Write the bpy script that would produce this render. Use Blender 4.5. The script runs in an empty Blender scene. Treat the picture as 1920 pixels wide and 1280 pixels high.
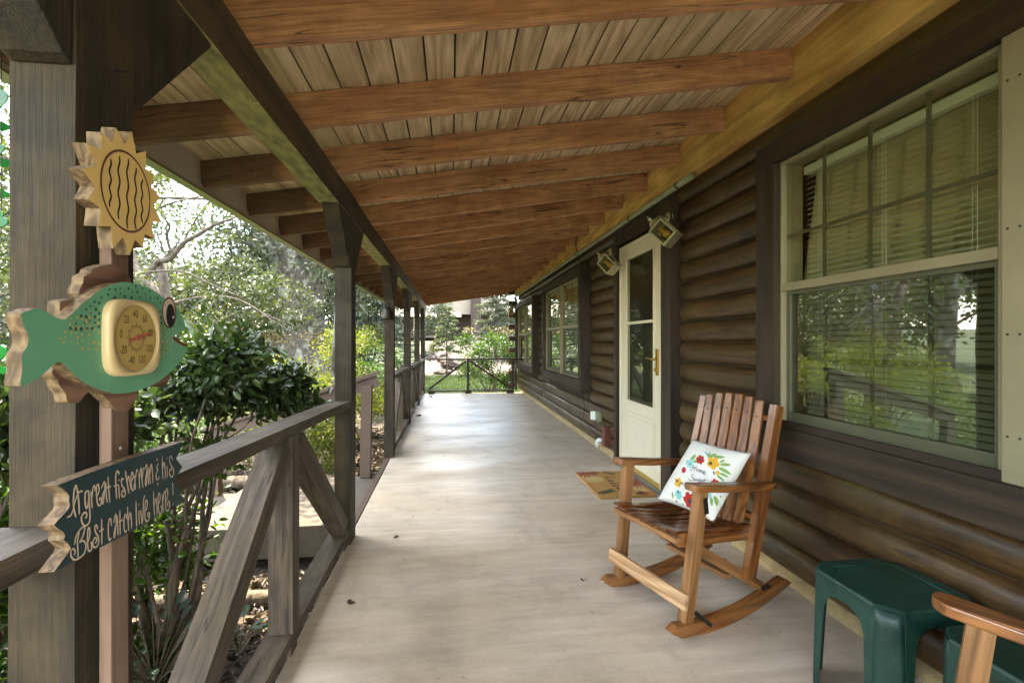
import bpy, bmesh, math, random
import numpy as np
from mathutils import Vector, Matrix, noise as mnoise

# ------------------------------------------------------------------ camera, sky, sun, exposure
SC = bpy.context.scene
R = math.radians
CAM_H, YAW = 1.2, math.atan(115/906.7)
cam_d = bpy.data.cameras.new('camera'); cam = bpy.data.objects.new('camera', cam_d); SC.collection.objects.link(cam)
cam.location = (0, 0, CAM_H); cam.rotation_euler = (R(90), 0, -YAW)
cam_d.lens = 17.0; cam_d.sensor_width = 36; cam_d.clip_start = 0.05; cam_d.clip_end = 600
SC.camera = cam
SUN_EL, SUN_AZ = R(66), R(-30)          # azimuth measured from +Y, negative = to the left
world = bpy.data.worlds.new('World'); SC.world = world; world.use_nodes = True
wn, wl = world.node_tree.nodes, world.node_tree.links
wn.clear()
w_out = wn.new('ShaderNodeOutputWorld'); w_bg = wn.new('ShaderNodeBackground')
sky = wn.new('ShaderNodeTexSky'); sky.sky_type = 'NISHITA'; sky.sun_disc = False
sky.sun_elevation = SUN_EL; sky.sun_rotation = SUN_AZ; sky.air_density = 1.0; sky.dust_density = 0.6; sky.ozone_density = 1.5
w_tc = wn.new('ShaderNodeTexCoord'); w_mp = wn.new('ShaderNodeMapping'); w_mp.inputs['Scale'].default_value = (1, 1, 2.6)
w_no = wn.new('ShaderNodeTexNoise'); w_no.inputs['Scale'].default_value = 3.2; w_no.inputs['Detail'].default_value = 8; w_no.inputs['Roughness'].default_value = .58
w_rp = wn.new('ShaderNodeValToRGB'); w_rp.color_ramp.elements[0].position = .46; w_rp.color_ramp.elements[1].position = .62
w_mx = wn.new('ShaderNodeMixRGB'); w_mx.inputs[2].default_value = (7.2, 7.3, 7.6, 1)
wl.new(w_tc.outputs['Generated'], w_mp.inputs[0]); wl.new(w_mp.outputs[0], w_no.inputs[0]); wl.new(w_no.outputs[0], w_rp.inputs[0])
wl.new(w_rp.outputs[0], w_mx.inputs[0]); wl.new(sky.outputs[0], w_mx.inputs[1]); wl.new(w_mx.outputs[0], w_bg.inputs[0])
w_bg.inputs[1].default_value = 0.15; wl.new(w_bg.outputs[0], w_out.inputs[0])
sun_d = bpy.data.lights.new('sun', 'SUN'); sun = bpy.data.objects.new('sun', sun_d); SC.collection.objects.link(sun)
sun_d.energy = 1.8; sun_d.angle = R(0.6); sun_d.color = (1, .93, .82)
sd = Vector((math.cos(SUN_EL)*math.sin(SUN_AZ), math.cos(SUN_EL)*math.cos(SUN_AZ), math.sin(SUN_EL)))
sun.rotation_euler = sd.to_track_quat('Z', 'Y').to_euler(); sun.location = (-10, 15, 20)
SC.view_settings.view_transform = 'Standard'; SC.view_settings.look = 'None'; SC.view_settings.exposure = 3.9; SC.view_settings.gamma = 1
SC.view_settings.use_white_balance = True; SC.view_settings.white_balance_temperature = 7600; SC.view_settings.white_balance_tint = 8
SC.render.engine = 'CYCLES'; SC.cycles.max_bounces = 10; SC.cycles.diffuse_bounces = 6; SC.cycles.glossy_bounces = 5
SC.cycles.transparent_max_bounces = 12; SC.cycles.sample_clamp_indirect = 6

rnd = random.Random(7); rng = np.random.default_rng(7)
COL = SC.collection
cy, sy = math.cos(YAW), math.sin(YAW)
F = 906.7
# survey of the photograph: a sight line through (px, py) met with a real plane of the porch
def ray(px, py):
    a = (px-960)/F; b = (640-py)/F
    return Vector((a*cy + sy, -a*sy + cy, b))
O = Vector((0, 0, CAM_H))
def onX(px, py, X): d = ray(px, py); return O + d*(X/d.x)
def onZ(px, py, Z): d = ray(px, py); return O + d*((Z-CAM_H)/d.z)
def onD(px, py, D): return O + ray(px, py)*D
def onP(px, py, p, n): d = ray(px, py); return O + d*((p-O).dot(n)/d.dot(n))

# ------------------------------------------------------------------ object helpers
def W(o):
    return o.matrix_basis.copy() if o.parent is None else W(o.parent) @ o.matrix_basis
def tag(o, label=None, cat=None, group=None, kind=None):
    if label: o['label'] = label
    if cat: o['category'] = cat
    if group: o['group'] = group
    if kind: o['kind'] = kind
    return o
def thing(name, label, cat, loc=(0, 0, 0), rz=0, group=None):
    o = bpy.data.objects.new(name, None); COL.objects.link(o)
    o.matrix_basis = Matrix.Translation(loc) @ Matrix.Rotation(rz, 4, 'Z'); o.empty_display_size = .1
    return tag(o, label, cat, group)
def place(o, parent, wm):
    if parent is not None:
        o.parent = parent; o.matrix_basis = W(parent).inverted() @ wm
    else: o.matrix_basis = wm
def obj(name, me, mat, parent=None, wm=None):
    o = bpy.data.objects.new(name, me); COL.objects.link(o)
    if mat is not None and len(me.materials) == 0: me.materials.append(mat)
    place(o, parent, wm if wm is not None else Matrix.Identity(4)); return o
def mesh(name, verts, faces, mat, parent=None, smooth=False, origin=None):
    """verts in world coordinates; object origin at the parent's origin (or given)"""
    m = Matrix.Translation(origin) if origin is not None else (W(parent) if parent is not None else Matrix.Identity(4))
    mi = m.inverted()
    me = bpy.data.meshes.new(name); me.from_pydata([mi @ Vector(v) for v in verts], [], faces); me.update()
    bm = bmesh.new(); bm.from_mesh(me); bmesh.ops.recalc_face_normals(bm, faces=bm.faces); bm.to_mesh(me); bm.free()
    if smooth:
        me.polygons.foreach_set('use_smooth', [True]*len(me.polygons))
    return obj(name, me, mat, parent, m)
class MB:
    def __init__(s): s.v = []; s.f = []
    def box(s, a, b):
        x0, y0, z0 = a; x1, y1, z1 = b; n = len(s.v)
        s.v += [(x0,y0,z0),(x1,y0,z0),(x1,y1,z0),(x0,y1,z0),(x0,y0,z1),(x1,y0,z1),(x1,y1,z1),(x0,y1,z1)]
        s.f += [tuple(n+i for i in q) for q in ((0,3,2,1),(4,5,6,7),(0,1,5,4),(1,2,6,5),(2,3,7,6),(3,0,4,7))]
        return s
    def tube(s, pts, rad, sides=8, cap=True):
        pts = [Vector(p) for p in pts]; rad = rad if hasattr(rad, '__len__') else [rad]*len(pts)
        n0 = len(s.v); up = Vector((.13, .27, 1)).normalized()
        for i, p in enumerate(pts):
            t = (pts[min(i+1, len(pts)-1)] - pts[max(i-1, 0)])
            t = t.normalized() if t.length > 1e-9 else Vector((0, 0, 1))
            u = t.cross(up)
            if u.length < .05: u = t.cross(Vector((1, 0, 0)))
            u.normalize(); w = t.cross(u)
            for k in range(sides):
                a = 2*math.pi*k/sides
                s.v.append(tuple(p + (u*math.cos(a) + w*math.sin(a))*rad[i]))
        for i in range(len(pts)-1):
            for k in range(sides):
                a = n0+i*sides+k; b = n0+i*sides+(k+1) % sides
                s.f.append((a, b, b+sides, a+sides))
        if cap:
            s.f.append(tuple(n0+k for k in range(sides))[::-1])
            s.f.append(tuple(n0+(len(pts)-1)*sides+k for k in range(sides)))
        return s
    def lathe(s, prof, c, sides=20, axis=None):
        """prof list of (r, z) revolved round axis through c"""
        n0 = len(s.v); q = (Vector(axis).to_track_quat('Z', 'Y') if axis is not None else None)
        for r, z in prof:
            for k in range(sides):
                a = 2*math.pi*k/sides; p = Vector((r*math.cos(a), r*math.sin(a), z))
                if q: p = q @ p
                s.v.append(tuple(Vector(c)+p))
        for i in range(len(prof)-1):
            for k in range(sides):
                a = n0+i*sides+k; b = n0+i*sides+(k+1) % sides
                s.f.append((a, b, b+sides, a+sides))
        return s
    def prism(s, poly, off):
        """poly: list of world points (planar), extruded by vector off"""
        n = len(s.v); k = len(poly); off = Vector(off)
        s.v += [tuple(p) for p in poly] + [tuple(Vector(p)+off) for p in poly]
        s.f.append(tuple(range(n, n+k))[::-1]); s.f.append(tuple(range(n+k, n+2*k)))
        for i in range(k):
            j = (i+1) % k; s.f.append((n+i, n+j, n+k+j, n+k+i))
        return s
    def build(s, name, mat, parent=None, smooth=False, bevel=0, seg=2, origin=None):
        o = mesh(name, s.v, s.f, mat, parent, smooth, origin)
        if bevel:
            bm = bmesh.new(); bm.from_mesh(o.data)
            es = [e for e in bm.edges if len(e.link_faces) == 2 and e.calc_face_angle(0) > .5]
            bmesh.ops.bevel(bm, geom=es, offset=bevel, segments=seg, affect='EDGES', profile=.6, clamp_overlap=True)
            bm.to_mesh(o.data); bm.free()
        return o
def beam(name, p0, p1, w, h, mat, parent=None, side=None, bev=.004, jit=.0012, cuts=None):
    """timber from p0 to p1 (centre line); w along `side`, h across; grain along local Z"""
    p0, p1 = Vector(p0), Vector(p1); L = (p1-p0).length; z = (p1-p0).normalized()
    side = Vector(side) if side is not None else Vector((1, 0, 0))
    x = (side - z*side.dot(z))
    if x.length < 1e-4: x = Vector((0, 1, 0)) - z*z.y
    x.normalize(); y = z.cross(x)
    m = Matrix((x, y, z)).transposed().to_4x4(); m.translation = p0
    n = cuts if cuts is not None else max(1, int(L/.22))
    bm = bmesh.new(); rows = []
    ph = rnd.random()*100
    for i in range(n+1):
        t = L*i/n; r = []
        jx = (mnoise.noise(Vector((t*1.7, ph, 0))))*jit*2; jy = (mnoise.noise(Vector((t*1.7, ph, 9))))*jit*2
        for sx, sy_ in ((-1,-1),(1,-1),(1,1),(-1,1)):
            r.append(bm.verts.new((sx*w/2+jx+rnd.uniform(-jit,jit)*.5, sy_*h/2+jy+rnd.uniform(-jit,jit)*.5, t)))
        rows.append(r)
    for i in range(n):
        for k in range(4):
            bm.faces.new((rows[i][k], rows[i][(k+1)%4], rows[i+1][(k+1)%4], rows[i+1][k]))
    bm.faces.new(rows[0][::-1]); bm.faces.new(rows[-1])
    if bev:
        es = [e for e in bm.edges if e.calc_face_angle(0) > .8]
        bmesh.ops.bevel(bm, geom=es, offset=bev, segments=2, affect='EDGES', profile=.6)
    me = bpy.data.meshes.new(name); bm.to_mesh(me); bm.free()
    return obj(name, me, mat, parent, m)
def copy_tree(o, parent=None):
    c = o.copy(); COL.objects.link(c)
    if parent is not None: c.parent = parent
    for ch in [x for x in SC.objects if x.parent == o]: copy_tree(ch, c)
    return c
def ribbon(strokes, width, to3d, nrm, lift=.0006, smooth=4, MBo=None):
    """painted strokes: each polyline (2-D) smoothed, mapped to 3-D and given a width and a hair of thickness"""
    mb = MBo or MB(); nrm = Vector(nrm)
    for si, st in enumerate(strokes):
        wsc = 1
        if isinstance(st, tuple) and isinstance(st[1], float): st, wsc = st
        p = [Vector((a, b)) for a, b in st]; q = []
        for i in range(len(p)-1):
            a = p[max(i-1, 0)]; b = p[i]; c = p[i+1]; d = p[min(i+2, len(p)-1)]
            for k in range(smooth):
                t = k/smooth
                q.append(.5*((2*b)+(c-a)*t+(2*a-5*b+4*c-d)*t*t+(3*b-a-3*c+d)*t**3))
        q.append(p[-1]); P = [to3d(v.x, v.y) for v in q]
        n0 = len(mb.v); up = lift + .00004*(si % 12)
        for i in range(len(P)):
            t = (P[min(i+1, len(P)-1)]-P[max(i-1, 0)]).normalized(); s_ = t.cross(nrm).normalized()
            e = min(i, len(P)-1-i); ww = width*wsc*(.55 if e == 0 else .9 if e == 1 else 1)/2
            mb.v.append(tuple(P[i]+s_*ww+nrm*up)); mb.v.append(tuple(P[i]-s_*ww+nrm*up))
        for i in range(len(P)-1):
            a = n0+2*i; mb.f.append((a, a+1, a+3, a+2))
    return mb
def text_mesh(body, size, wm, mat, name, parent, align='CENTER', sx=1):
    cu = bpy.data.curves.new('t', 'FONT'); cu.body = body; cu.size = size; cu.align_x = align; cu.align_y = 'CENTER'
    to = bpy.data.objects.new('t', cu); COL.objects.link(to)
    dg = bpy.context.evaluated_depsgraph_get(); me = bpy.data.meshes.new_from_object(to.evaluated_get(dg))
    bpy.data.objects.remove(to); bpy.data.curves.remove(cu)
    me.transform(Matrix.Scale(sx, 4, (1, 0, 0))); me.name = name; me.materials.clear(); me.materials.append(mat)
    return obj(name, me, mat, parent, wm)

# ------------------------------------------------------------------ materials
def hexc(h):
    v = [int(h[i:i+2], 16)/255 for i in (0, 2, 4)]
    return tuple(c/12.92 if c <= .04045 else ((c+.055)/1.055)**2.4 for c in v) + (1,)
class NT:
    def __init__(s, name):
        s.m = bpy.data.materials.new(name); s.m.use_nodes = True; s.n = s.m.node_tree.nodes; s.l = s.m.node_tree.links
        s.n.clear(); s.out = s.n.new('ShaderNodeOutputMaterial')
    def node(s, t, **kw):
        n = s.n.new(t)
        for k, v in kw.items():
            if k.startswith('i_'):
                key = k[2:].replace('_', ' '); n.inputs[key].default_value = v
            else: setattr(n, k, v)
        return n
    def L(s, a, b): s.l.new(a, b)
    def math(s, op, a, b=None, clamp=False):
        n = s.n.new('ShaderNodeMath'); n.operation = op; n.use_clamp = clamp
        for i, v in enumerate((a, b)):
            if v is None: continue
            if isinstance(v, (int, float)): n.inputs[i].default_value = v
            else: s.L(v, n.inputs[i])
        return n.outputs[0]
    def mix(s, f, a, b, mode='MIX'):
        n = s.n.new('ShaderNodeMixRGB'); n.blend_type = mode
        for i, v in enumerate((f, a, b)):
            if isinstance(v, (int, float)): n.inputs[i].default_value = v
            elif isinstance(v, tuple): n.inputs[i].default_value = v
            else: s.L(v, n.inputs[i])
        return n.outputs[0]
    def ramp(s, fac, stops, interp='LINEAR'):
        n = s.n.new('ShaderNodeValToRGB'); cr = n.color_ramp; cr.interpolation = interp
        while len(cr.elements) < len(stops): cr.elements.new(.5)
        for e, (p, c) in zip(cr.elements, stops):
            e.position = p; e.color = c if isinstance(c, tuple) else (c, c, c, 1)
        s.L(fac, n.inputs[0]); return n.outputs[0]
    def noise(s, vec, scale, detail=4, rough=.5, dist=0):
        n = s.n.new('ShaderNodeTexNoise'); n.inputs['Scale'].default_value = scale; n.inputs['Detail'].default_value = detail
        n.inputs['Roughness'].default_value = rough; n.inputs['Distortion'].default_value = dist
        if vec is not None: s.L(vec, n.inputs['Vector'])
        return n.outputs[0]
    def vec(s, scale=(1, 1, 1), space='Object', jitter=True, island=False):
        tc = s.n.new('ShaderNodeTexCoord'); v = tc.outputs[space]
        if jitter or island:
            src = s.n.new('ShaderNodeObjectInfo').outputs['Random'] if not island else s.n.new('ShaderNodeNewGeometry').outputs['Random Per Island']
            cb = s.n.new('ShaderNodeCombineXYZ')
            s.L(s.math('MULTIPLY', src, 37.0), cb.inputs[0]); s.L(s.math('MULTIPLY', src, 91.0), cb.inputs[1]); s.L(s.math('MULTIPLY', src, 53.0), cb.inputs[2])
            ad = s.n.new('ShaderNodeVectorMath'); ad.operation = 'ADD'; s.L(v, ad.inputs[0]); s.L(cb.outputs[0], ad.inputs[1]); v = ad.outputs[0]
        mp = s.n.new('ShaderNodeVectorMath'); mp.operation = 'MULTIPLY'; s.L(v, mp.inputs[0]); mp.inputs[1].default_value = scale
        return mp.outputs[0]
    def bsdf(s, col, rough=.6, bump=None, bstr=.3, bdist=.003, metal=0, spec=.5, coat=0, coat_r=.1, sub=None):
        b = s.n.new('ShaderNodeBsdfPrincipled')
        for k, v in (('Base Color', col), ('Roughness', rough), ('Metallic', metal), ('Specular IOR Level', spec), ('Coat Weight', coat), ('Coat Roughness', coat_r)):
            if isinstance(v, (int, float, tuple)): b.inputs[k].default_value = v
            else: s.L(v, b.inputs[k])
        if bump is not None:
            bp = s.n.new('ShaderNodeBump'); bp.inputs['Strength'].default_value = bstr; bp.inputs['Distance'].default_value = bdist
            s.L(bump, bp.inputs['Height']); s.L(bp.outputs[0], b.inputs['Normal'])
        s.L(b.outputs[0], s.out.inputs[0]); return b
def wood(name, dark, light, axis='z', rings=7, scale=3.0, stretch=.09, rough=.65, bump=.45, bdist=.003, coat=0, contrast=.6, knots=False,
         blotch=None, blotch_amt=.5, fine=.35, fine_scale=90, island=False, speck=None, mottle=0, cracks=False):
    t = NT(name); dark, light = [c if isinstance(c, tuple) else hexc(c) for c in (dark, light)]
    sc = [1, 1, 1]; sc['xyz'.index(axis)] = stretch
    v = t.vec(tuple(sc), island=island)
    n = t.noise(v, scale, 2, .45)
    ring = t.math('PINGPONG', t.math('MULTIPLY', n, float(rings)), .5)
    ring = t.math('MULTIPLY', ring, 2.0)
    sf = [1, 1, 1]; sf['xyz'.index(axis)] = .045
    vf = t.vec(tuple(sf), island=island)
    fg = t.noise(vf, fine_scale, 3, .6)
    fac = t.math('ADD', t.math('MULTIPLY', ring, contrast), t.math('MULTIPLY', fg, 1-contrast))
    col = t.ramp(fac, [(.22, dark), (.78, light)])
    col = t.mix(fine, col, t.ramp(fg, [(.35, .55), (.62, 1.0)]), 'MULTIPLY')
    big = t.noise(t.vec((1, 1, 1)), 2.3, 5, .6)
    if blotch: col = t.mix(t.ramp(big, [(.42, 0.0), (.68, blotch_amt)]), col, blotch if isinstance(blotch, tuple) else hexc(blotch))
    else: col = t.mix(.35, col, t.ramp(big, [(.3, .7), (.7, 1.15)]), 'MULTIPLY')
    if mottle:
        mo = t.noise(t.vec((1, 1, .8)), 11, 6, .68); col = t.mix(mottle, col, t.ramp(mo, [(.36, .45), (.5, .9), (.66, 1.35)]), 'MULTIPLY')
    if cracks:
        sc3 = [1, 1, 1]; sc3['xyz'.index(axis)] = .05; cn = t.noise(t.vec(tuple(sc3), island=island), 16, 3, .5, .3)
        ck = t.ramp(t.math('ABSOLUTE', t.math('SUBTRACT', cn, .5)), [(.0, 1.0), (.012, 0.0)]); ck = t.math('MULTIPLY', ck, t.ramp(t.noise(t.vec((1, 1, 1)), 3.1, 3), [(.48, 0.0), (.56, .9)]))
        col = t.mix(ck, col, (.008, .006, .004, 1))
    if knots:
        vo = t.n.new('ShaderNodeTexVoronoi'); vo.inputs['Scale'].default_value = 2.6; sk = [1, 1, 1]; sk['xyz'.index(axis)] = .55
        t.L(t.vec(tuple(sk)), vo.inputs['Vector'])
        k = t.ramp(vo.outputs['Distance'], [(.03, 1.0), (.075, 0.0)])
        col = t.mix(t.math('MULTIPLY', k, .75), col, (dark[0]*.35, dark[1]*.3, dark[2]*.3, 1))
    if speck:
        sp = t.noise(t.vec((1, 1, .4)), 26, 2, .5); col = t.mix(t.ramp(sp, [(.70, 0.0), (.74, .7)]), col, speck)
    h = t.math('ADD', t.math('MULTIPLY', fg, .7), t.math('MULTIPLY', ring, .3))
    rr = t.ramp(big, [(.3, max(rough-.1, .05)), (.7, min(rough+.12, 1))])
    t.bsdf(col, rr, h, bump, bdist, coat=coat)
    return t.m
def plain(name, c, rough=.5, metal=0, var=.12, vs=12, bump=0, coat=0, spec=.5):
    t = NT(name); c = c if isinstance(c, tuple) else hexc(c)
    n = t.noise(t.vec((1, 1, 1)), vs, 5, .6)
    col = t.mix(1.0, c, t.ramp(n, [(.25, 1-var*1.6), (.75, 1+var*.4)]), 'MULTIPLY')
    t.bsdf(col, rough, t.noise(t.vec((1,1,1)), vs*6, 3) if bump else None, bump, .002, metal, spec, coat); return t.m
def foliage(name, cols, rough=.4, trans=.35, spec=.5):
    cols = [tuple(v*.62 for v in c[:3])+(1,) for c in cols]
    t = NT(name); g = t.n.new('ShaderNodeNewGeometry')
    n = len(cols); col = t.ramp(g.outputs['Random Per Island'], [(i/max(n-1, 1), c) for i, c in enumerate(cols)])
    big = t.noise(t.vec((1, 1, 1), jitter=True), .9, 3)
    col = t.mix(1.0, col, t.ramp(big, [(.3, .72), (.7, 1.2)]), 'MULTIPLY')
    b = t.n.new('ShaderNodeBsdfPrincipled'); t.L(col, b.inputs['Base Color']); b.inputs['Roughness'].default_value = rough; b.inputs['Specular IOR Level'].default_value = spec
    tr = t.n.new('ShaderNodeBsdfTranslucent'); t.L(t.mix(1.0, col, (1.5, 1.6, .7, 1), 'MULTIPLY'), tr.inputs[0])
    mx = t.n.new('ShaderNodeMixShader'); mx.inputs[0].default_value = trans; t.L(b.outputs[0], mx.inputs[1]); t.L(tr.outputs[0], mx.inputs[2])
    t.L(mx.outputs[0], t.out.inputs[0]); return t.m
def bark(name, c1, c2, c3=None):
    t = NT(name); v = t.vec((1, 1, .35)); n = t.noise(v, 18, 6, .65); col = t.ramp(n, [(.35, c1), (.65, c2)])
    if c3: col = t.mix(t.ramp(t.noise(t.vec((1, 1, .6)), 3.5, 5, .6), [(.52, 0.0), (.6, .85)]), col, c3)
    t.bsdf(col, .9, n, .8, .02); return t.m

M = {}
M['post'] = wood('post_timber', '1b150b', '40341f', rings=5, scale=5, stretch=.07, rough=.8, bump=.9, bdist=.004, contrast=.45, blotch='3f3323', blotch_amt=.7, fine=.5, fine_scale=170, mottle=.8, cracks=True)
M['beam_wood'] = wood('beam_timber', '33271a', '5f5138', rings=6, scale=4, stretch=.07, rough=.75, bump=.7, contrast=.5, blotch='4a3c2a', blotch_amt=.6, fine=.45, mottle=.5)
M['rail'] = wood('weathered_rail_timber', '352b20', '655748', rings=7, scale=9, stretch=.05, rough=.7, bump=.8, contrast=.4, blotch='524730', blotch_amt=.6, fine=.5, fine_scale=190, mottle=.5, cracks=True)
M['rafter'] = wood('cedar_rafter', 'a3714f', 'd29e72', rings=9, scale=7, stretch=.10, rough=.8, bump=.8, contrast=.32, knots=True, blotch='94603c', blotch_amt=.55, fine=.45, fine_scale=130, mottle=.35, cracks=True)
def mossy_underside(m):
    nt = m.node_tree; n, l = nt.nodes, nt.links; b = [q for q in n if q.type == 'BSDF_PRINCIPLED'][0]; src = b.inputs['Base Color'].links[0].from_socket
    tc = n.new('ShaderNodeTexCoord'); sp = n.new('ShaderNodeSeparateXYZ'); l.new(tc.outputs['Normal'], sp.inputs[0])
    mp = n.new('ShaderNodeVectorMath'); mp.operation = 'MULTIPLY'; l.new(tc.outputs['Object'], mp.inputs[0]); mp.inputs[1].default_value = (1, 1, .35)
    no = n.new('ShaderNodeTexNoise'); no.inputs['Scale'].default_value = 30; no.inputs['Detail'].default_value = 7; l.new(mp.outputs[0], no.inputs[0])
    cr = n.new('ShaderNodeValToRGB'); l.new(no.outputs[0], cr.inputs[0]); cr.color_ramp.elements[0].position = .3; cr.color_ramp.elements[0].color = hexc('5d5834'); cr.color_ramp.elements[1].position = .7; cr.color_ramp.elements[1].color = hexc('989158')
    n2 = n.new('ShaderNodeTexNoise'); n2.inputs['Scale'].default_value = 7; n2.inputs['Detail'].default_value = 6; n2.inputs['Roughness'].default_value = .65; l.new(tc.outputs['Object'], n2.inputs[0])
    c2 = n.new('ShaderNodeValToRGB'); l.new(n2.outputs[0], c2.inputs[0]); c2.color_ramp.elements[0].position = .635; c2.color_ramp.elements[1].position = .66
    m1 = n.new('ShaderNodeMixRGB'); l.new(c2.outputs[0], m1.inputs[0]); l.new(cr.outputs[0], m1.inputs[1]); m1.inputs[2].default_value = hexc('d6cc7c')
    g = n.new('ShaderNodeMath'); g.operation = 'ABSOLUTE'; l.new(sp.outputs[1], g.inputs[0])
    g2 = n.new('ShaderNodeMath'); g2.operation = 'GREATER_THAN'; l.new(g.outputs[0], g2.inputs[0]); g2.inputs[1].default_value = .7
    mx = n.new('ShaderNodeMixRGB'); l.new(g2.outputs[0], mx.inputs[0]); l.new(src, mx.inputs[1]); l.new(m1.outputs[0], mx.inputs[2]); l.new(mx.outputs[0], b.inputs['Base Color'])
mossy_underside(M['beam_wood'])
def stain_tails(m):
    nt = m.node_tree; n, l = nt.nodes, nt.links; b = [q for q in n if q.type == 'BSDF_PRINCIPLED'][0]; src = b.inputs['Base Color'].links[0].from_socket
    tc = n.new('ShaderNodeTexCoord'); sp = n.new('ShaderNodeSeparateXYZ'); l.new(tc.outputs['Object'], sp.inputs[0])
    no = n.new('ShaderNodeTexNoise'); no.inputs['Scale'].default_value = 5; no.inputs['Detail'].default_value = 5; l.new(tc.outputs['Object'], no.inputs[0])
    a = n.new('ShaderNodeMath'); a.operation = 'MULTIPLY_ADD'; l.new(no.outputs[0], a.inputs[0]); a.inputs[1].default_value = .9; l.new(sp.outputs[2], a.inputs[2])
    r = n.new('ShaderNodeValToRGB'); l.new(a.outputs[0], r.inputs[0]); r.color_ramp.elements[0].position = .75; r.color_ramp.elements[0].color = (.75,)*3+(1,); r.color_ramp.elements[1].position = .98; r.color_ramp.elements[1].color = (0, 0, 0, 1)
    mx = n.new('ShaderNodeMixRGB'); l.new(r.outputs[0], mx.inputs[0]); l.new(src, mx.inputs[1]); mx.inputs[2].default_value = hexc('3b2c20'); l.new(mx.outputs[0], b.inputs['Base Color'])
stain_tails(M['rafter'])
M['ledger'] = wood('golden_pine', 'b28848', 'dfb66c', axis='y', rings=7, scale=5, stretch=.10, rough=.7, bump=.35, contrast=.5, knots=True, blotch='8a6428', blotch_amt=.5, fine=.25)
M['ply'] = wood('grooved_plywood', 'ab8f6c', 'dcc5a0', axis='y', rings=8, scale=5.5, stretch=.13, rough=.85, bump=.3, contrast=.5, fine=.3, island=True, blotch='b09c7a', blotch_amt=.6)
M['groove'] = plain('dark_backing_wood', '3a2a1c', .9)  # even dark brown backing behind the ceiling grooves and the logs
M['log'] = wood('stained_log', '27190b', '5e4324', axis='y', rings=5, scale=7, stretch=.08, rough=.44, bump=.4, bdist=.003, contrast=.3, blotch='54451f', blotch_amt=.7, fine=.5, fine_scale=90, coat=0, island=True, mottle=.55, cracks=True, knots=True)
M['trim'] = wood('dark_trim_board', '22160c', '41301f', rings=6, scale=4, stretch=.07, rough=.6, bump=.5, contrast=.45, fine=.45)
M['fascia'] = plain('painted_fascia', 'bdb29f', .55, var=.15, vs=5)
M['fascia_edge'] = plain('drip_edge_metal', '8b8a5c', .35, metal=.3)
M['stake'] = wood('pink_cedar_stake', '6c5040', '967c68', rings=5, scale=6, stretch=.06, rough=.75, bump=.4, contrast=.5, fine=.3, blotch='927a6a', blotch_amt=.5)
M['cutwood'] = wood('sawn_edge_wood', '5c4832', '8c7252', axis='z', rings=5, scale=40, stretch=.35, rough=.8, bump=.5, contrast=.6, fine=.3, fine_scale=60)
M['finwood'] = wood('bare_fin_wood', '6d4b3b', '9d7863', axis='y', rings=8, scale=9, stretch=.2, rough=.8, bump=.4, contrast=.6, fine=.3)
M['chair'] = wood('varnished_chair_wood', '5f3517', '9a6230', rings=6, scale=12, stretch=.09, rough=.38, bump=.25, contrast=.55, coat=.35, blotch='5d2f14', blotch_amt=.45, fine=.3)
M['chair_x'] = wood('varnished_rocker_wood', '5d3216', '965e2e', axis='x', rings=6, scale=12, stretch=.09, rough=.38, bump=.25, contrast=.5, coat=.3, blotch='8a6236', blotch_amt=.5, fine=.35)
M['chair_worn'] = wood('worn_chair_wood', '64401f', '9c6f42', rings=6, scale=13, stretch=.09, rough=.6, bump=.4, contrast=.5, blotch='9a6a40', blotch_amt=.6, fine=.4)
M['chair_pale'] = wood('bare_chair_wood', '9c7450', 'd0aa80', rings=8, scale=8, stretch=.09, rough=.7, bump=.4, contrast=.5, blotch='a8652c', blotch_amt=.75, fine=.4)
M['cream'] = plain('cream_door_paint', 'dcd3ba', .4, var=.05, vs=3)
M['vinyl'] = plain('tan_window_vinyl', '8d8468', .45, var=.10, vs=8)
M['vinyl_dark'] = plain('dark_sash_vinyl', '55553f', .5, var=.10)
M['white'] = plain('white_plastic', 'd9dad0', .4, var=.06)
M['blind'] = plain('blind_slat_white', 'c4c8b2', .5, var=.05)
M['alu'] = plain('aluminium', 'a9a9a6', .35, metal=.8)
M['brass'] = plain('brass', 'b8913f', .28, metal=1)
M['iron'] = plain('old_iron', '4a443c', .5, metal=.8, var=.3)
M['pipe'] = plain('weathered_conduit', '8f9274', .45, var=.2, vs=20)
M['wire'] = plain('black_cable', '17140f', .5)
M['door_gold'] = plain('wood_threshold', 'a98b45', .5)
M['interior'] = plain('interior_wall', '6b5c44', .9)
M['curtain'] = plain('beige_curtain', 'b9ae86', .9, var=.1)
M['green_paint'] = plain('fish_green_paint', '6cb18b', .45, var=.10, vs=18)
M['teal_dark'] = plain('dark_teal_dots', '12393a', .5)
M['plaque'] = plain('plaque_teal_paint', '14393f', .5, var=.2, vs=30)
M['lettering'] = plain('cream_lettering', 'd6c3ab', .6, var=.05)
M['yellow_paint'] = plain('sun_yellow_paint', 'f0cb80', .5, var=.08, vs=15)
M['dotcream'] = plain('cream_dots', 'd9c06a', .6)
M['black_line'] = plain('black_paint', '1c1a1e', .6)
M['maroon'] = plain('brown_ring_paint', '6b3f36', .6)
M['ivory'] = plain('ivory_plastic', 'e0c692', .35, var=.05)
M['dial'] = plain('dial_face', 'c9ab66', .4, var=.08)
M['dial_ink'] = plain('dial_ink', '50462c', .6)
M['needle'] = plain('red_needle', 'b8604a', .5)
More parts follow.
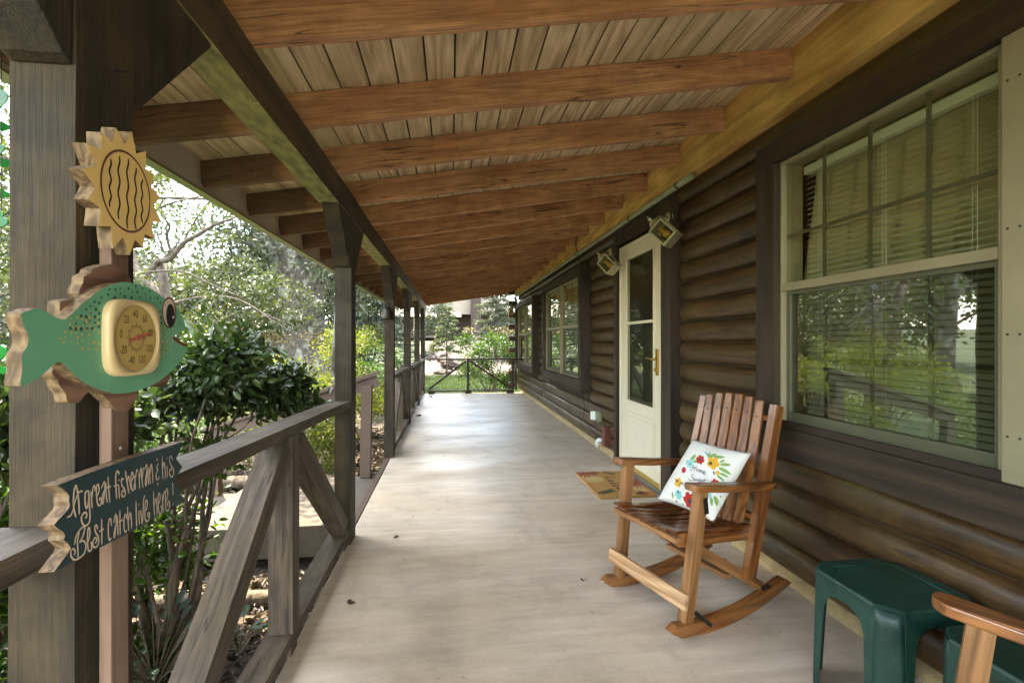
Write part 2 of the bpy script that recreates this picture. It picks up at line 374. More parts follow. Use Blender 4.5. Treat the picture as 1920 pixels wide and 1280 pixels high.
def resin():
    t = NT('green_resin'); n = t.noise(t.vec((1, 1, 1)), 6, 7, .68); n2 = t.noise(t.vec((1, 3, 1)), 22, 6, .7)
    c = t.ramp(n, [(.35, hexc('0a2b24')), (.65, hexc('133f35'))]); c = t.mix(t.ramp(n2, [(.5, 0.0), (.72, .55)]), c, hexc('3f5248'))
    t.bsdf(c, t.ramp(n, [(.3, .28), (.7, .55)]), t.noise(t.vec((1,1,1)), 60, 3), .12, .002); return t.m
M['table'] = resin()
M['rust'] = plain('rust_red_box', '6b3a2e', .7)
M['bulb'] = plain('amber_bulb', 'f0b860', .1, spec=.9)
M['lantern'] = plain('aged_lantern_metal', 'b9b290', .4, metal=.35, var=.25)
M['brownpaint'] = plain('brown_handrail_paint', '564539', .5, var=.08, vs=9)

def floor_mat():
    t = NT('porch_concrete')
    v = t.vec((.35, 3.2, 1), jitter=False)
    st = t.noise(v, 5, 7, .6); big = t.noise(t.vec((.6, 1.6, 1), jitter=False), 1.1, 4, .55); fn = t.noise(t.vec((1, 1, 1), jitter=False), 60, 4, .6)
    col = t.ramp(st, [(.3, hexc('bfb09c')), (.7, hexc('dacebc'))])
    col = t.mix(t.ramp(big, [(.4, 0.0), (.7, .75)]), col, hexc('bda88c'))
    col = t.mix(.25, col, t.ramp(fn, [(.3, .75), (.6, 1.05)]), 'MULTIPLY')
    sp = t.noise(t.vec((1, 1, 1), jitter=False), 9, 3, .6)
    col = t.mix(t.ramp(sp, [(.69, 0.0), (.74, .5)]), col, hexc('5d4a38'))
    vo = t.n.new('ShaderNodeTexVoronoi'); vo.inputs['Scale'].default_value = 4.5; wv = t.n.new('ShaderNodeVectorMath'); wv.operation = 'ADD'
    nz = t.n.new('ShaderNodeTexNoise'); nz.inputs['Scale'].default_value = 25; t.L(t.vec((1, 1, 1), jitter=False), nz.inputs['Vector'])
    sc_ = t.n.new('ShaderNodeVectorMath'); sc_.operation = 'SCALE'; t.L(nz.outputs['Color'], sc_.inputs[0]); sc_.inputs['Scale'].default_value = .035
    t.L(t.vec((1, 1, 1), jitter=False), wv.inputs[0]); t.L(sc_.outputs[0], wv.inputs[1]); t.L(wv.outputs[0], vo.inputs['Vector'])
    msk = t.ramp(t.noise(t.vec((1, 1, 1), jitter=False), .9, 2), [(.5, 0.0), (.6, .8)])
    col = t.mix(t.math('MULTIPLY', t.ramp(vo.outputs['Distance'], [(.045, 1.0), (.075, 0.0)]), msk), col, hexc('4a3b2c'))
    mt = t.noise(t.vec((1, 1.4, 1), jitter=False), 3.2, 8, .68); col = t.mix(.55, col, t.ramp(mt, [(.34, .66), (.5, 1.0), (.66, 1.12)]), 'MULTIPLY')
    gr = t.noise(t.vec((1.3, .5, 1), jitter=False), 2.1, 7, .7); col = t.mix(t.ramp(gr, [(.55, 0.0), (.68, .45)]), col, hexc('9d8b74'))
    br = t.noise(t.vec((.8, 4, 1), jitter=False), 14, 4, .6)
    rg = t.mix(.6, t.ramp(st, [(.3, .34), (.7, .50)]), t.ramp(big, [(.35, .30), (.65, .55)]))
    h = t.math('ADD', t.math('MULTIPLY', br, .8), t.math('MULTIPLY', fn, .3))
    t.bsdf(col, rg, h, .22, .004, spec=.6); return t.m
M['floor'] = floor_mat()
def conc(name, c, sc=7):
    t = NT(name); n = t.noise(t.vec((1, 1, 1), jitter=False), sc, 7, .65)
    t.bsdf(t.ramp(n, [(.3, tuple(x*.62 for x in hexc(c)[:3])+(1,)), (.7, hexc(c))]), .9, t.noise(t.vec((1,1,1)), sc*9, 4), .7, .006); return t.m
M['slab'] = conc('rough_concrete_edge', 'c0a878', 12)
M['path'] = conc('path_concrete', '5f574b')
def grass_mat():
    t = NT('lawn_grass'); n = t.noise(t.vec((1, 1, 1), jitter=False), .55, 8, .7); f = t.noise(t.vec((1, 1, 1), jitter=False), 40, 3, .7)
    col = t.ramp(n, [(.3, (.018, .036, .006, 1)), (.5, (.033, .058, .011, 1)), (.72, (.075, .082, .028, 1))])
    col = t.mix(.5, col, t.ramp(f, [(.3, .5), (.65, 1.2)]), 'MULTIPLY')
    t.bsdf(col, .9, f, .8, .03); return t.m
M['lawn'] = grass_mat()
M['grass_blade'] = foliage('grass_blades', [(.03, .07, .012, 1), (.06, .11, .02, 1), (.12, .14, .04, 1)], .6, .3)
def mulch_mat():
    t = NT('mulch_ground'); n = t.noise(t.vec((1, 1, 1), jitter=False), 22, 6, .7); b = t.noise(t.vec((1,1,1), jitter=False), 1.4, 3)
    col = t.ramp(n, [(.3, (.020, .013, .008, 1)), (.5, (.075, .050, .032, 1)), (.7, (.22, .17, .12, 1))])
    t.bsdf(col, .85, n, 1, .03); return t.m
M['mulch'] = mulch_mat()
M['litter'] = foliage('leaf_litter', [(.025, .015, .009, 1), (.07, .044, .026, 1), (.12, .085, .056, 1), (.20, .16, .12, 1)], .45, .1)
def gravel_mat():
    t = NT('sandy_ground'); n = t.noise(t.vec((1, 1, 1), jitter=False), 6, 8, .7)
    t.bsdf(t.ramp(n, [(.3, (.085, .064, .046, 1)), (.7, (.15, .118, .09, 1))]), .95, n, .5, .03); return t.m
M['gravel'] = gravel_mat()
M['rock'] = bark('boulder_rock', (.05, .038, .032, 1), (.11, .085, .072, 1))
M['bark_grey'] = bark('grey_bark', (.030, .024, .018, 1), (.095, .08, .065, 1), (.22, .22, .19, 1))
M['bark_brown'] = bark('brown_bark', (.035, .026, .018, 1), (.11, .085, .062, 1))
M['stem'] = bark('shrub_stem', (.07, .050, .033, 1), (.21, .165, .115, 1))
M['f_dark'] = foliage('glossy_dark_leaf', [(.026, .055, .018, 1), (.045, .085, .026, 1), (.07, .125, .036, 1), (.12, .18, .05, 1)], .32, .2, .6)
M['f_mid'] = foliage('fresh_green_leaf', [(.040, .095, .018, 1), (.070, .145, .026, 1), (.12, .20, .04, 1)], .35, .45)
M['f_lime'] = foliage('lime_hedge_leaf', [(.09, .15, .022, 1), (.17, .24, .04, 1), (.28, .31, .06, 1), (.32, .28, .10, 1)], .45, .55)
M['f_olive'] = foliage('olive_tree_leaf', [(.045, .065, .022, 1), (.085, .11, .04, 1), (.15, .17, .07, 1)], .4, .35)
M['f_greyg'] = foliage('grey_green_crown', [(.05, .068, .040, 1), (.085, .105, .065, 1), (.14, .15, .10, 1)], .6, .3)
M['f_deep'] = foliage('deep_green_crown', [(.018, .034, .014, 1), (.035, .060, .022, 1), (.06, .085, .035, 1)], .6, .25)
M['f_pine'] = foliage('pine_needles', [(.022, .040, .026, 1), (.045, .068, .045, 1), (.08, .10, .07, 1)], .6, .2)
M['f_red'] = foliage('red_new_growth', [(.13, .10, .05, 1), (.16, .13, .06, 1)], .4, .4)
M['f_blue'] = foliage('blue_green_leaf', [(.09, .16, .12, 1), (.14, .22, .17, 1)], .55, .3)
def glass_mat(name, refl, tint):
    t = NT(name); tr = t.n.new('ShaderNodeBsdfTransparent'); tr.inputs[0].default_value = tint
    gl = t.n.new('ShaderNodeBsdfGlossy'); gl.inputs['Roughness'].default_value = .01; gl.inputs[0].default_value = (.95, .97, .93, 1)
    bp = t.n.new('ShaderNodeBump'); bp.inputs['Strength'].default_value = .05; bp.inputs['Distance'].default_value = .01
    t.L(t.noise(t.vec((1, 1, 1), jitter=False), 2.2, 2), bp.inputs['Height']); t.L(bp.outputs[0], gl.inputs['Normal'])
    ge = t.n.new('ShaderNodeNewGeometry'); dp = t.n.new('ShaderNodeVectorMath'); dp.operation = 'DOT_PRODUCT'; t.L(ge.outputs['Incoming'], dp.inputs[0]); t.L(ge.outputs['Normal'], dp.inputs[1])
    fr = t.math('POWER', t.math('SUBTRACT', 1.0, t.math('ABSOLUTE', dp.outputs['Value']), True), 4.0)
    mx = t.n.new('ShaderNodeMixShader'); t.L(t.math('ADD', t.math('MULTIPLY', fr, .85), refl, True), mx.inputs[0])
    t.L(tr.outputs[0], mx.inputs[1]); t.L(gl.outputs[0], mx.inputs[2]); t.L(mx.outputs[0], t.out.inputs[0]); return t.m
M['glass'] = glass_mat('window_glass', .07, (.86, .88, .78, 1))
M['glass_screen'] = glass_mat('screened_glass', .17, (.46, .48, .41, 1))
M['glass_dark'] = glass_mat('door_glass', .04, (.5, .5, .45, 1))
def green_glass():
    t = NT('green_glass_disc'); a = t.n.new('ShaderNodeBsdfTranslucent'); a.inputs[0].default_value = (.05, .34, .08, 1)
    b = t.n.new('ShaderNodeBsdfPrincipled'); b.inputs['Base Color'].default_value = (.03, .28, .07, 1); b.inputs['Roughness'].default_value = .15
    m = t.n.new('ShaderNodeMixShader'); m.inputs[0].default_value = .35; t.L(a.outputs[0], m.inputs[1]); t.L(b.outputs[0], m.inputs[2]); t.L(m.outputs[0], t.out.inputs[0]); return t.m
M['green_glass'] = green_glass()
def fabric(name, c):
    t = NT(name); w = t.n.new('ShaderNodeTexWave'); w.inputs['Scale'].default_value = 260; t.L(t.vec((1, 1, 1), jitter=False), w.inputs[0])
    t.bsdf(c, .9, t.noise(t.vec((1,1,1)), 500, 2), .2, .001); return t.m
M['pillow'] = fabric('white_cotton', hexc('dcd9cf'))
M['p_red'] = plain('print_red', 'b02a22', .9); M['p_yel'] = plain('print_yellow', 'dfa82c', .9); M['p_aqua'] = plain('print_aqua', '86c3c0', .9)
M['p_green'] = plain('print_green', '7fa05a', .9); M['p_navy'] = plain('print_navy', '2c3a4c', .9)
def coir():
    t = NT('coir_mat'); n = t.noise(t.vec((1, 1, 1), jitter=False), 160, 3, .7); b = t.noise(t.vec((1,1,1)), 5, 3)
    c = t.ramp(n, [(.3, hexc('8a6430')), (.7, hexc('c79a58'))]); c = t.mix(t.ramp(b, [(.4, 0.0), (.7, .5)]), c, hexc('a8682c'))
    t.bsdf(c, 1, n, 1, .004); return t.m
M['coir'] = coir()
M['m_red'] = plain('mat_red', '8c3626', 1); M['m_cream'] = plain('mat_cream', 'd0b880', 1); M['m_green'] = plain('mat_green', '3f5227', 1); M['m_black'] = plain('mat_black', '332c24', 1)
M['roof_far'] = plain('shingle_roof', '8a8176', .9, var=.2)
M['far_wood'] = plain('far_log_wall', '3d3029', .9, var=.3)
M['brick'] = plain('chimney_brick', '3a302b', .9, var=.3)

# ------------------------------------------------------------------ ground
def gz(x, y):
    z = -.33
    t = min(max((y-21)/12, 0), 1); s = t*t*(3-2*t)
    z += 1.25*s*(1/(1+math.exp(-(x+14)/3)))
    if y > 33: z += (y-33)*.03
    if x < -20: z += (-20-x)*.02
    return z
def region(x, y):
    w = .5*math.sin(y*.9)+.35*math.sin(y*2.1+1)
    if x > -3.6+w*.6 and -4 < y < 11.9 and x < 3: return 'mulch'
    if x > -2.2 and y > 21.5+.8*math.sin(x*.8) and y < 44: return 'gravel'
    return 'lawn'
xs = sorted(set([-140, -110, -85, -65, -50, -40, -32, -26] + [round(-22+.5*i, 3) for i in range(84)] + [22, 28, 36, 50, 80, 120]))
ys = sorted(set([-60, -40, -28, -20, -15] + [round(-11+.5*i, 3) for i in range(110)] + [46, 52, 60, 75, 100, 140, 200]))
parts = {'mulch': MB(), 'gravel': MB(), 'lawn': MB()}
for i in range(len(xs)-1):
    for j in range(len(ys)-1):
        mb = parts[region((xs[i]+xs[i+1])/2, (ys[j]+ys[j+1])/2)]; n = len(mb.v)
        for a, b in ((xs[i], ys[j]), (xs[i+1], ys[j]), (xs[i+1], ys[j+1]), (xs[i], ys[j+1])): mb.v.append((a, b, gz(a, b)))
        mb.f.append((n, n+1, n+2, n+3))
for nm, key, mt in (('mulch_bed', 'mulch', 'mulch'), ('gravel_ground', 'gravel', 'gravel'), ('lawn_ground', 'lawn', 'lawn')):
    o = parts[key].build(nm, M[mt]); tag(o, kind='structure')
XE, XW = -.615, 1.74          # outer slab edge, foundation face
POSTY = [-1.28, .84, 2.955, 5.10, 7.16, 9.25, 11.18]
YEND = 11.30
mb = MB(); mb.box((XE, -2.6, -.30), (XW+.3, YEND, 0)); tag(mb.build('porch_floor', M['floor'], bevel=.006), kind='structure')
# rough raised foundation strip under the logs
mb = MB(); n = 150
for i in range(n+1):
    y = -2.6+(YEND+.5+2.6)*i/n; j = mnoise.noise(Vector((y*5, 0, 0)))*.008
    mb.v += [(1.652+j, y, -.01), (1.668+j*.6, y, .040+j*.4), (1.8, y, .046)]
for i in range(n):
    for k in (0, 1): a = 3*i+k; mb.f.append((a, a+1, a+4, a+3))
foundation = mb
# side landing, steps and path
mb = MB(); mb.box((-1.75, 3.42, -.26), (XE-.055, 4.62, -.045)); tag(mb.build('step_landing', M['path'], bevel=.012), kind='structure')
mb = MB(); mb.box((-2.7, 3.36, -.33), (-1.762, 4.66, -.17)); tag(mb.build('lower_step', M['path'], bevel=.012), kind='structure')
mb = MB(); mb.box((-9.5, 3.3, -.38), (-2.712, 4.55, -.30)); tag(mb.build('garden_path', M['path'], bevel=.01), kind='structure')
mb = MB(); mb.tube([(-5.5, 2.95, -.30), (-3, 3.0, -.29), (-1.3, 2.98, -.29), (-.68, 2.97, -.30)], .045, 10)
tag(mb.build('log_edging', M['stem'], smooth=True), 'pale round timber edging in front of the concrete landing', 'edging')
mb = MB(); mb.tube([(-3.4, 5.35, -.27), (-2.2, 5.3, -.25), (-1.15, 5.25, -.26)], .07, 10)
tag(mb.build('log_edging', M['stem'], smooth=True), 'thick pale timber log edging on mulch beyond the landing', 'edging')

# ------------------------------------------------------------------ leaves, tubes, trees
def rand_dirs(n, up=0.0):
    v = rng.normal(size=(n, 3)); v[:, 2] += up; return v/np.linalg.norm(v, axis=1)[:, None]
def leaves(name, P, D, Nn, L, asp, mat, parent=None, detailed=False, fold=.15, origin=None, kind=None):
    """P base points, D leaf directions, Nn approx normals, L lengths"""
    P = np.asarray(P, float); n = len(P); L = np.broadcast_to(np.asarray(L, float), (n,))[:, None]
    D = D/np.linalg.norm(D, axis=1)[:, None]; S = np.cross(D, Nn); S /= np.maximum(np.linalg.norm(S, axis=1)[:, None], 1e-6); Nn = np.cross(S, D)
    if detailed:
        T = [(0, 0, 0), (.25, .36, .5), (.62, .44, .5), (1, 0, -.3), (.62, -.44, .5), (.25, -.36, .5), (.45, 0, -.5)]
        FA = [(6, 0, 1), (6, 1, 2), (6, 2, 3), (6, 3, 4), (6, 4, 5), (6, 5, 0)]
    else:
        T = [(0, 0, 0), (.45, .5, .3), (1, 0, -.2), (.45, -.5, .3)]; FA = [(0, 1, 2), (0, 2, 3)]
    k = len(T); V = np.zeros((n, k, 3))
    for i, (a, b, c) in enumerate(T): V[:, i] = P + D*L*a + S*L*(b*asp) + Nn*L*(c*fold)
    V = V.reshape(-1, 3)
    org = np.array(origin if origin is not None else (W(parent).translation if parent is not None else (0, 0, 0)))
    V = V-org
    Fa = (np.array(FA)[None] + (np.arange(n)*k)[:, None, None]).reshape(-1)
    me = bpy.data.meshes.new(name); me.vertices.add(len(V)); me.vertices.foreach_set('co', V.ravel())
    nf = len(Fa)//3; me.loops.add(len(Fa)); me.loops.foreach_set('vertex_index', Fa.astype(np.int32))
    me.polygons.add(nf); me.polygons.foreach_set('loop_start', np.arange(nf, dtype=np.int32)*3)
    try: me.polygons.foreach_set('loop_total', np.full(nf, 3, dtype=np.int32))
    except Exception: pass
    me.update(calc_edges=True); me.validate()
    o = obj(name, me, mat, parent, Matrix.Translation(Vector(org)))
    return o
def clump_points(clumps, n, shell=.55):
    """clumps: list (x,y,z,r[,flat]); leaf bases spread over clump shells"""
    w = np.array([c[3]**2 for c in clumps]); w = w/w.sum(); idx = rng.choice(len(clumps), n, p=w)
    C = np.array([c[:3] for c in clumps])[idx]; Rr = np.array([c[3] for c in clumps])[idx]
    fl = np.array([c[4] if len(c) > 4 else .75 for c in clumps])[idx]
    d = rand_dirs(n); rr = (shell + (1-shell)*rng.random(n))*Rr*(1+.22*rng.normal(size=n))
    off = d*rr[:, None]; off[:, 2] *= fl
    return C+off, d
def crown(name, clumps, n, L, mat, parent, asp=.5, detailed=False, droop=.2, shell=.5, Lvar=.35):
    P, d = clump_points(clumps, n, shell)
    D = d*.8+rand_dirs(n)*.9; D[:, 2] -= droop; Nn = rand_dirs(n, 1.3)
    return leaves(name, P, D, Nn, L*(1+Lvar*(rng.random(n)-.5)*2), asp, mat, parent, detailed)
def curve_pts(a, b, bend=.12, n=6, sag=0):
    a, b = Vector(a), Vector(b); L = (b-a).length; o = Vector((rnd.uniform(-1, 1), rnd.uniform(-1, 1), rnd.uniform(-.5, .8)))*L*bend
    r = []
    for i in range(n+1):
        t = i/n; p = a.lerp(b, t)+o*math.sin(math.pi*t)+Vector((0, 0, -sag*math.sin(math.pi*t)*L))
        r.append(p+Vector((rnd.uniform(-1, 1), rnd.uniform(-1, 1), rnd.uniform(-1, 1)))*L*.012)
    return r
def make_tree(label, x, y, h, r, cr, nleaf, lsize, fol, brk, cat='tree', group=None, trunk_frac=.4, nclump=16, lean=(0, 0), flat=.7, asp=.55, seed=None):
    global rnd
    old = rnd
    if seed is not None: rnd = random.Random(seed)
    z0 = gz(x, y); root = thing('tree', label, cat, (x, y, z0), 0, group)
    top = Vector((x+lean[0], y+lean[1], z0+h*.8)); base = Vector((x, y, z0-.1)); tp = [base]
    for i in range(1, 7):
        t = i/6; tp.append(base.lerp(top, t)+Vector((math.sin(t*5+x), math.cos(t*4+y), 0))*h*.012)
    mb = MB(); mb.tube(tp, [r*1.25*(1-.75*i/6) if i else r*1.6 for i in range(7)], 10)
    cl = []
    for i in range(nclump):
        a = i*2.4+rnd.random(); t = trunk_frac+(1-trunk_frac)*((i+.5)/nclump)**.8
        env = math.sin(math.pi*min(1, (t-trunk_frac)/(1-trunk_frac)*.85+.12))**.6
        d = cr*env*rnd.uniform(.45, .95); p = Vector((x+lean[0]*t+math.cos(a)*d, y+lean[1]*t+math.sin(a)*d, z0+h*t*rnd.uniform(.95, 1.03)))
        cl.append((p.x, p.y, p.z, cr*rnd.uniform(.26, .42), flat))
        st = base.lerp(top, max(.15, (t-.16)/.85)); mb.tube(curve_pts(st, p, .1, 5), [r*.42*(1-.8*k/5) for k in range(6)], 6)
        for k in range(3):
            q = p+Vector((rnd.uniform(-1, 1), rnd.uniform(-1, 1), rnd.uniform(-.4, .8)))*cr*.35
            mb.tube(curve_pts(p.lerp(st, .25), q, .12, 3), [r*.13, r*.09, r*.05, r*.02], 5)
    mb.build('trunk', brk, root, True)
    crown('crown', cl, nleaf, lsize, fol, root, asp=asp)
    rnd = old; return root
def make_conifer(label, x, y, h, cr, fol, n=5200, group=None, z_from=.12, lsize=.3, trunk_r=.16):
    z0 = gz(x, y); root = thing('conifer', label, 'tree', (x, y, z0), 0, group)
    mb = MB(); mb.tube([(x, y, z0-.1), (x+.03*h*.1, y, z0+h*.5), (x, y, z0+h*.97)], [trunk_r, trunk_r*.6, .02], 8)
    P, D = [], []
    nb = int(h*9)
    for i in range(nb):
        t = z_from+(1-z_from)*i/nb; a = i*2.4+rnd.random()*.6; L = cr*(1-t)**.75*rnd.uniform(.7, 1.15)+.08
        s = Vector((x, y, z0+h*t)); e = s+Vector((math.cos(a)*L, math.sin(a)*L, L*.12-.25*L*(1-t)))
        mb.tube([s, s.lerp(e, .5)+Vector((0, 0, .05*L)), e], [trunk_r*.16, trunk_r*.1, .006], 4)
        m = int(n/nb*(1.4*(1-t)+.3))
        for k in range(m):
            u = rnd.random()**.7; p = s.lerp(e, u); P.append(p+Vector((rnd.gauss(0, 1), rnd.gauss(0, 1), rnd.gauss(0, .6)))*.1*L)
            D.append(Vector((math.cos(a), math.sin(a), -.25))+Vector((rnd.gauss(0, .5), rnd.gauss(0, .5), rnd.gauss(0, .4))))
    mb.build('trunk', M['bark_brown'], root, True)
    leaves('crown', np.array([tuple(p) for p in P]), np.array([tuple(d) for d in D]), rand_dirs(len(P), .8), lsize*(.6+.8*rng.random(len(P))), .32, fol, root)
    return root

# ------------------------------------------------------------------ the log house
house = thing('log_house', 'dark brown stained log house along the right side of the porch', 'house', (1.7, 4, 0))
FX = 1.63       # front of the logs
foundation.build('foundation', M['slab'], house, True)
openings = [(-.02, 2.30, .675, 2.18), (3.36, 4.62, -.1, 2.22), (5.64, 8.10, .60, 2.12), (9.06, 11.50, .58, 2.07)]
LH = .1435; Z0 = .05; NL = 16
mb = MB()
def log_run(k, y0, y1):
    if y1-y0 < .05: return
    zc = Z0+LH*(k+.5); n = max(3, int((y1-y0)/.25)); prof = []
    np_ = 12; ys_ = [y0, y0+.006, y0+.02, y0+.045] + [y0+.045+(y1-y0-.09)*i/n for i in range(1, n)] + [y1-.045, y1-.02, y1-.006, y1]
    st = len(mb.v)
    for y in ys_:
        e = min(y-y0, y1-y); c = 1-(1-min(e/.045, 1))**2; c = math.sqrt(max(c, 0))
        wob = mnoise.noise(Vector((y*1.3, k*3.7, 0)))*.006
        for i in range(np_+1):
            a = -math.pi/2+math.pi*i/np_
            sx = abs(math.cos(a))**.72; sz = math.sin(a)
            r = (LH/2)*.985
            mb.v.append((FX+.068-(.068+wob)*sx*(.25+.75*c) + .015, y, zc+sz*r*(.9+.1*c)))
    m = np_+1
    for j in range(len(ys_)-1):
        for i in range(np_): a = st+j*m+i; mb.f.append((a, a+1, a+m+1, a+m))
    mb.f.append(tuple(st+i for i in range(m))); mb.f.append(tuple(st+(len(ys_)-1)*m+i for i in range(m))[::-1])
for k in range(NL):
    z0, z1 = Z0+LH*k, Z0+LH*(k+1); spans = [(-3.0, 11.82)]
    for (a, b, c, d) in openings:
        if z1 > c+.02 and z0 < d-.02:
            ns = []
            for s, e in spans:
                if b <= s or a >= e: ns.append((s, e)); continue
                if a > s: ns.append((s, a))
                if b < e: ns.append((b, e))
            spans = ns
    for s, e in spans:
        if e-s > 4.5 and k % 2: mid = s+(e-s)*(.35+.3*((k*37) % 10)/10); log_run(k, s, mid); log_run(k, mid, e)
        else: log_run(k, s, e)
o = mb.build('log_wall', M['log'], house, True)
mb = MB()  # backing core wall with holes (dark chinking), behind the logs
segs = [(-3.0, 0.02, .05, 2.6), (0.02, 2.26, .05, .72), (.02, 2.26, 2.14, 2.6), (2.26, 3.40, .05, 2.6), (3.40, 4.58, 2.19, 2.6), (4.58, 5.68, .05, 2.6), (5.68, 8.06, .05, .64), (5.68, 8.06, 2.08, 2.6), (8.06, 9.10, .05, 2.6), (9.10, 11.46, .05, .62), (9.10, 11.46, 2.03, 2.6), (11.46, 11.80, .05, 2.6)]
for a, b, c, d in segs: mb.box((1.69, a, c), (1.78, b, d))
mb.build('wall_core', M['groove'], house)
# crossed log ends at the far corner
mb = MB()
for k in range(0, 17):
    zc = Z0+LH*(k+.5)+(LH/2 if 0 else 0)
    if k % 2: continue
    mb = MB(); mb.box((1.42, 11.84, zc-.06), (1.62, 12.0, zc+.07)); mb.build('corner_log_end', M['log'], house, bevel=.02)
beam('corner_board', (1.60, 11.86, 0), (1.60, 11.86, 2.35), .05, .05, M['trim'], house)
# ledger and the trim pole under it
mb = MB(); mb.box((1.575, -3, 2.315), (1.66, 11.9, 2.62)); mb.build('ledger_board', M['ledger'], house, bevel=.004)
mb = MB(); mb.tube([(1.575, 3.0+.5*i, 2.288+.002*math.sin(i*1.3)) for i in range(19)], .023, 10); mb.build('conduit', M['pipe'], house, True)
for i in range(10):
    y = 3.2+.9*i; mb = MB(); mb.lathe([(.026, -.012), (.0265, .012)], (1.575, y, 2.288), 12, (0, 1, 0)); mb.build('conduit_clip', M['iron'], house)
# interior box
mb = MB()
mb.v += [(1.80,-3,-.02),(4.6,-3,-.02),(4.6,11.8,-.02),(1.80,11.8,-.02),(1.80,-3,2.5),(4.6,-3,2.5),(4.6,11.8,2.5),(1.80,11.8,2.5)]
mb.f += [(0,1,2,3),(4,7,6,5),(1,5,6,2),(0,4,5,1),(3,2,6,7)]
mb.build('interior_shell', M['interior'], house)
mb = MB(); mb.box((1.62, -3.02, 2.605), (5.2, 12.4, 2.66)); mb.build('house_eave', M['groove'], house)

def pane(x, y0, y1, z0, z1):
    g = MB(); g.v = [(x, y0, z0), (x, y0, z1), (x, y1, z1), (x, y1, z0)]; g.f = [(0, 3, 2, 1)]; return g
def window(y0, y1, z0, z1, bigwin=True, tz=.115, label=None):
    """one double-hung window; y0<y1 glass-frame extents"""
    f = MB(); x0, x1 = 1.588, 1.70
    t = .014
    for a, b, c, d in ((y0-t, y0, z0-t, z1+t), (y1, y1+t, z0-t, z1+t)): f.box((x0, a, c), (x1, b, d))
    f.box((x0+.001, y0, z1), (x1, y1, z1+t)); f.box((x0+.001, y0, z0-t), (x1, y1, z0))
    w = f.build('window', M['vinyl'], house, bevel=.003)
    if label: w['label'] = label
    zm = z0+(z1-z0)*.517; s = .028
    # upper sash (outer), lower sash (set back)
    u = MB(); xa, xb = 1.600, 1.618
    u.box((xa-.012, y0, zm-.016), (xb, y1, zm+.022)); u.build('meeting_rail', M['vinyl'], w, bevel=.003)
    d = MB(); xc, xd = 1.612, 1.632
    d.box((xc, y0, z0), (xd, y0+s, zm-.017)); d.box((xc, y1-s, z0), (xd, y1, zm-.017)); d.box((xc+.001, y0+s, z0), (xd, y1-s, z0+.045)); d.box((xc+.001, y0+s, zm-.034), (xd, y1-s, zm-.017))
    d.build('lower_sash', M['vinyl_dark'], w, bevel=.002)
    pane(1.613, y0+.002, y1-.002, zm+.022, z1-.002).build('upper_glass', M['glass'], w)
    pane(1.622, y0+s, y1-s, z0+.045, zm-.034).build('lower_glass', M['glass_screen'], w)
    m = MB(); cols = 4 if bigwin else 2; hm = .008
    for i in range(1, cols):
        y = y0+(y1-y0)*i/cols
        m.box((1.616, y-hm, zm+.022), (1.621, y+hm, z1)); m.box((1.6245, y-hm, z0+.045), (1.629, y+hm, zm-.034))
    zz = zm+(z1-zm)*.42; m.box((1.6165, y0, zz-hm), (1.6205, y1, zz+hm)); zz = z0+(zm-z0)*.47; m.box((1.625, y0+s, zz-hm), (1.6285, y1-s, zz+hm))
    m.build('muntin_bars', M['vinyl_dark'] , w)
    return w, zm
def blinds(w, y0, y1, z0, z1, tilt=.55, pitch=.0245):
    h = MB(); h.box((1.66, y0, z1-.045), (1.70, y1, z1-.008)); h.build('blind_headrail', M['blind'], w, bevel=.003)
    s = MB(); z = z1-.06
    while z > z0+.01:
        n = len(s.v); dy = rnd.uniform(-.0015, .0015)
        q = []
        for k in range(4):
            u = -1+2*k/3; tl = tilt+(.18 if z < z0+(z1-z0)*.5 else 0); xx = 1.682+.0125*u*math.cos(tl); zz = z+.0125*u*math.sin(tl)+.0018*(1-u*u)
            s.v += [(xx, y0+.004, zz+dy), (xx, y1-.004, zz-dy)]
        for k in range(3): a = n+2*k; s.f.append((a, a+1, a+3, a+2))
        z -= pitch
    s.build('blind_slats', M['blind'], w, True)
    c = MB()
    for t in (.12, .5, .88):
        y = y0+(y1-y0)*t; c.tube([(1.667, y, z1-.04), (1.667, y, z0+.02)], .0011, 5); c.tube([(1.666, y+.012, z1-.04), (1.666, y+.017, z0+(z1-z0)*.25)], .001, 5)
    c.build('blind_cords', M['white'], w)
def curtain(w, y0, y1, z0, z1, seed):
    m = MB(); n = 90; k = 12
    for i in range(n+1):
        y = y0+(y1-y0)*i/n
        for j in range(k+1):
            v = j/k; sw = .22*math.sin(v*2.4+seed*.4)*(1-v)
            m.v.append((1.755+.018*math.sin(y*55+seed+1.2*v)+.010*math.sin(y*23+seed*2), y+sw*(y-y0)/(y1-y0), z0+(z1-z0)*v))
    for i in range(n):
        for j in range(k): a = i*(k+1)+j; m.f.append((a, a+1, a+k+2, a+k+1))
    m.build('curtain', M['curtain'], w, True)
WZ0, WZ1 = .82, 2.052
w, zm = window(1.225, 2.155, WZ0, WZ1, True, label='large double-hung window with white blinds and tied curtains behind the rocking chair'); blinds(w, 1.24, 2.10, WZ0, WZ1-.02); curtain(w, 1.2, 2.15, .7, 2.1, 1)
w, zm = window(.19, 1.115, WZ0, WZ1, True, label='large double-hung window cut off by the right edge of the photo'); blinds(w, .2, 1.1, WZ0, WZ1-.02); curtain(w, .2, 1.1, .7, 2.1, 2)
m = MB(); m.box((1.568, 1.139, WZ0-.022), (1.66, 1.201, WZ1+.022)); mull = m.build('window_mullion', M['vinyl'], house, bevel=.003)
for z in (.93, 1.22, 1.52, 1.94):
    for y in (1.155, 1.185): m = MB(); m.lathe([(.0, -.0015), (.003, -.0012), (.004, 0)], (1.568, y, z), 8, (1, 0, 0)); m.build('screw', M['iron'], mull)
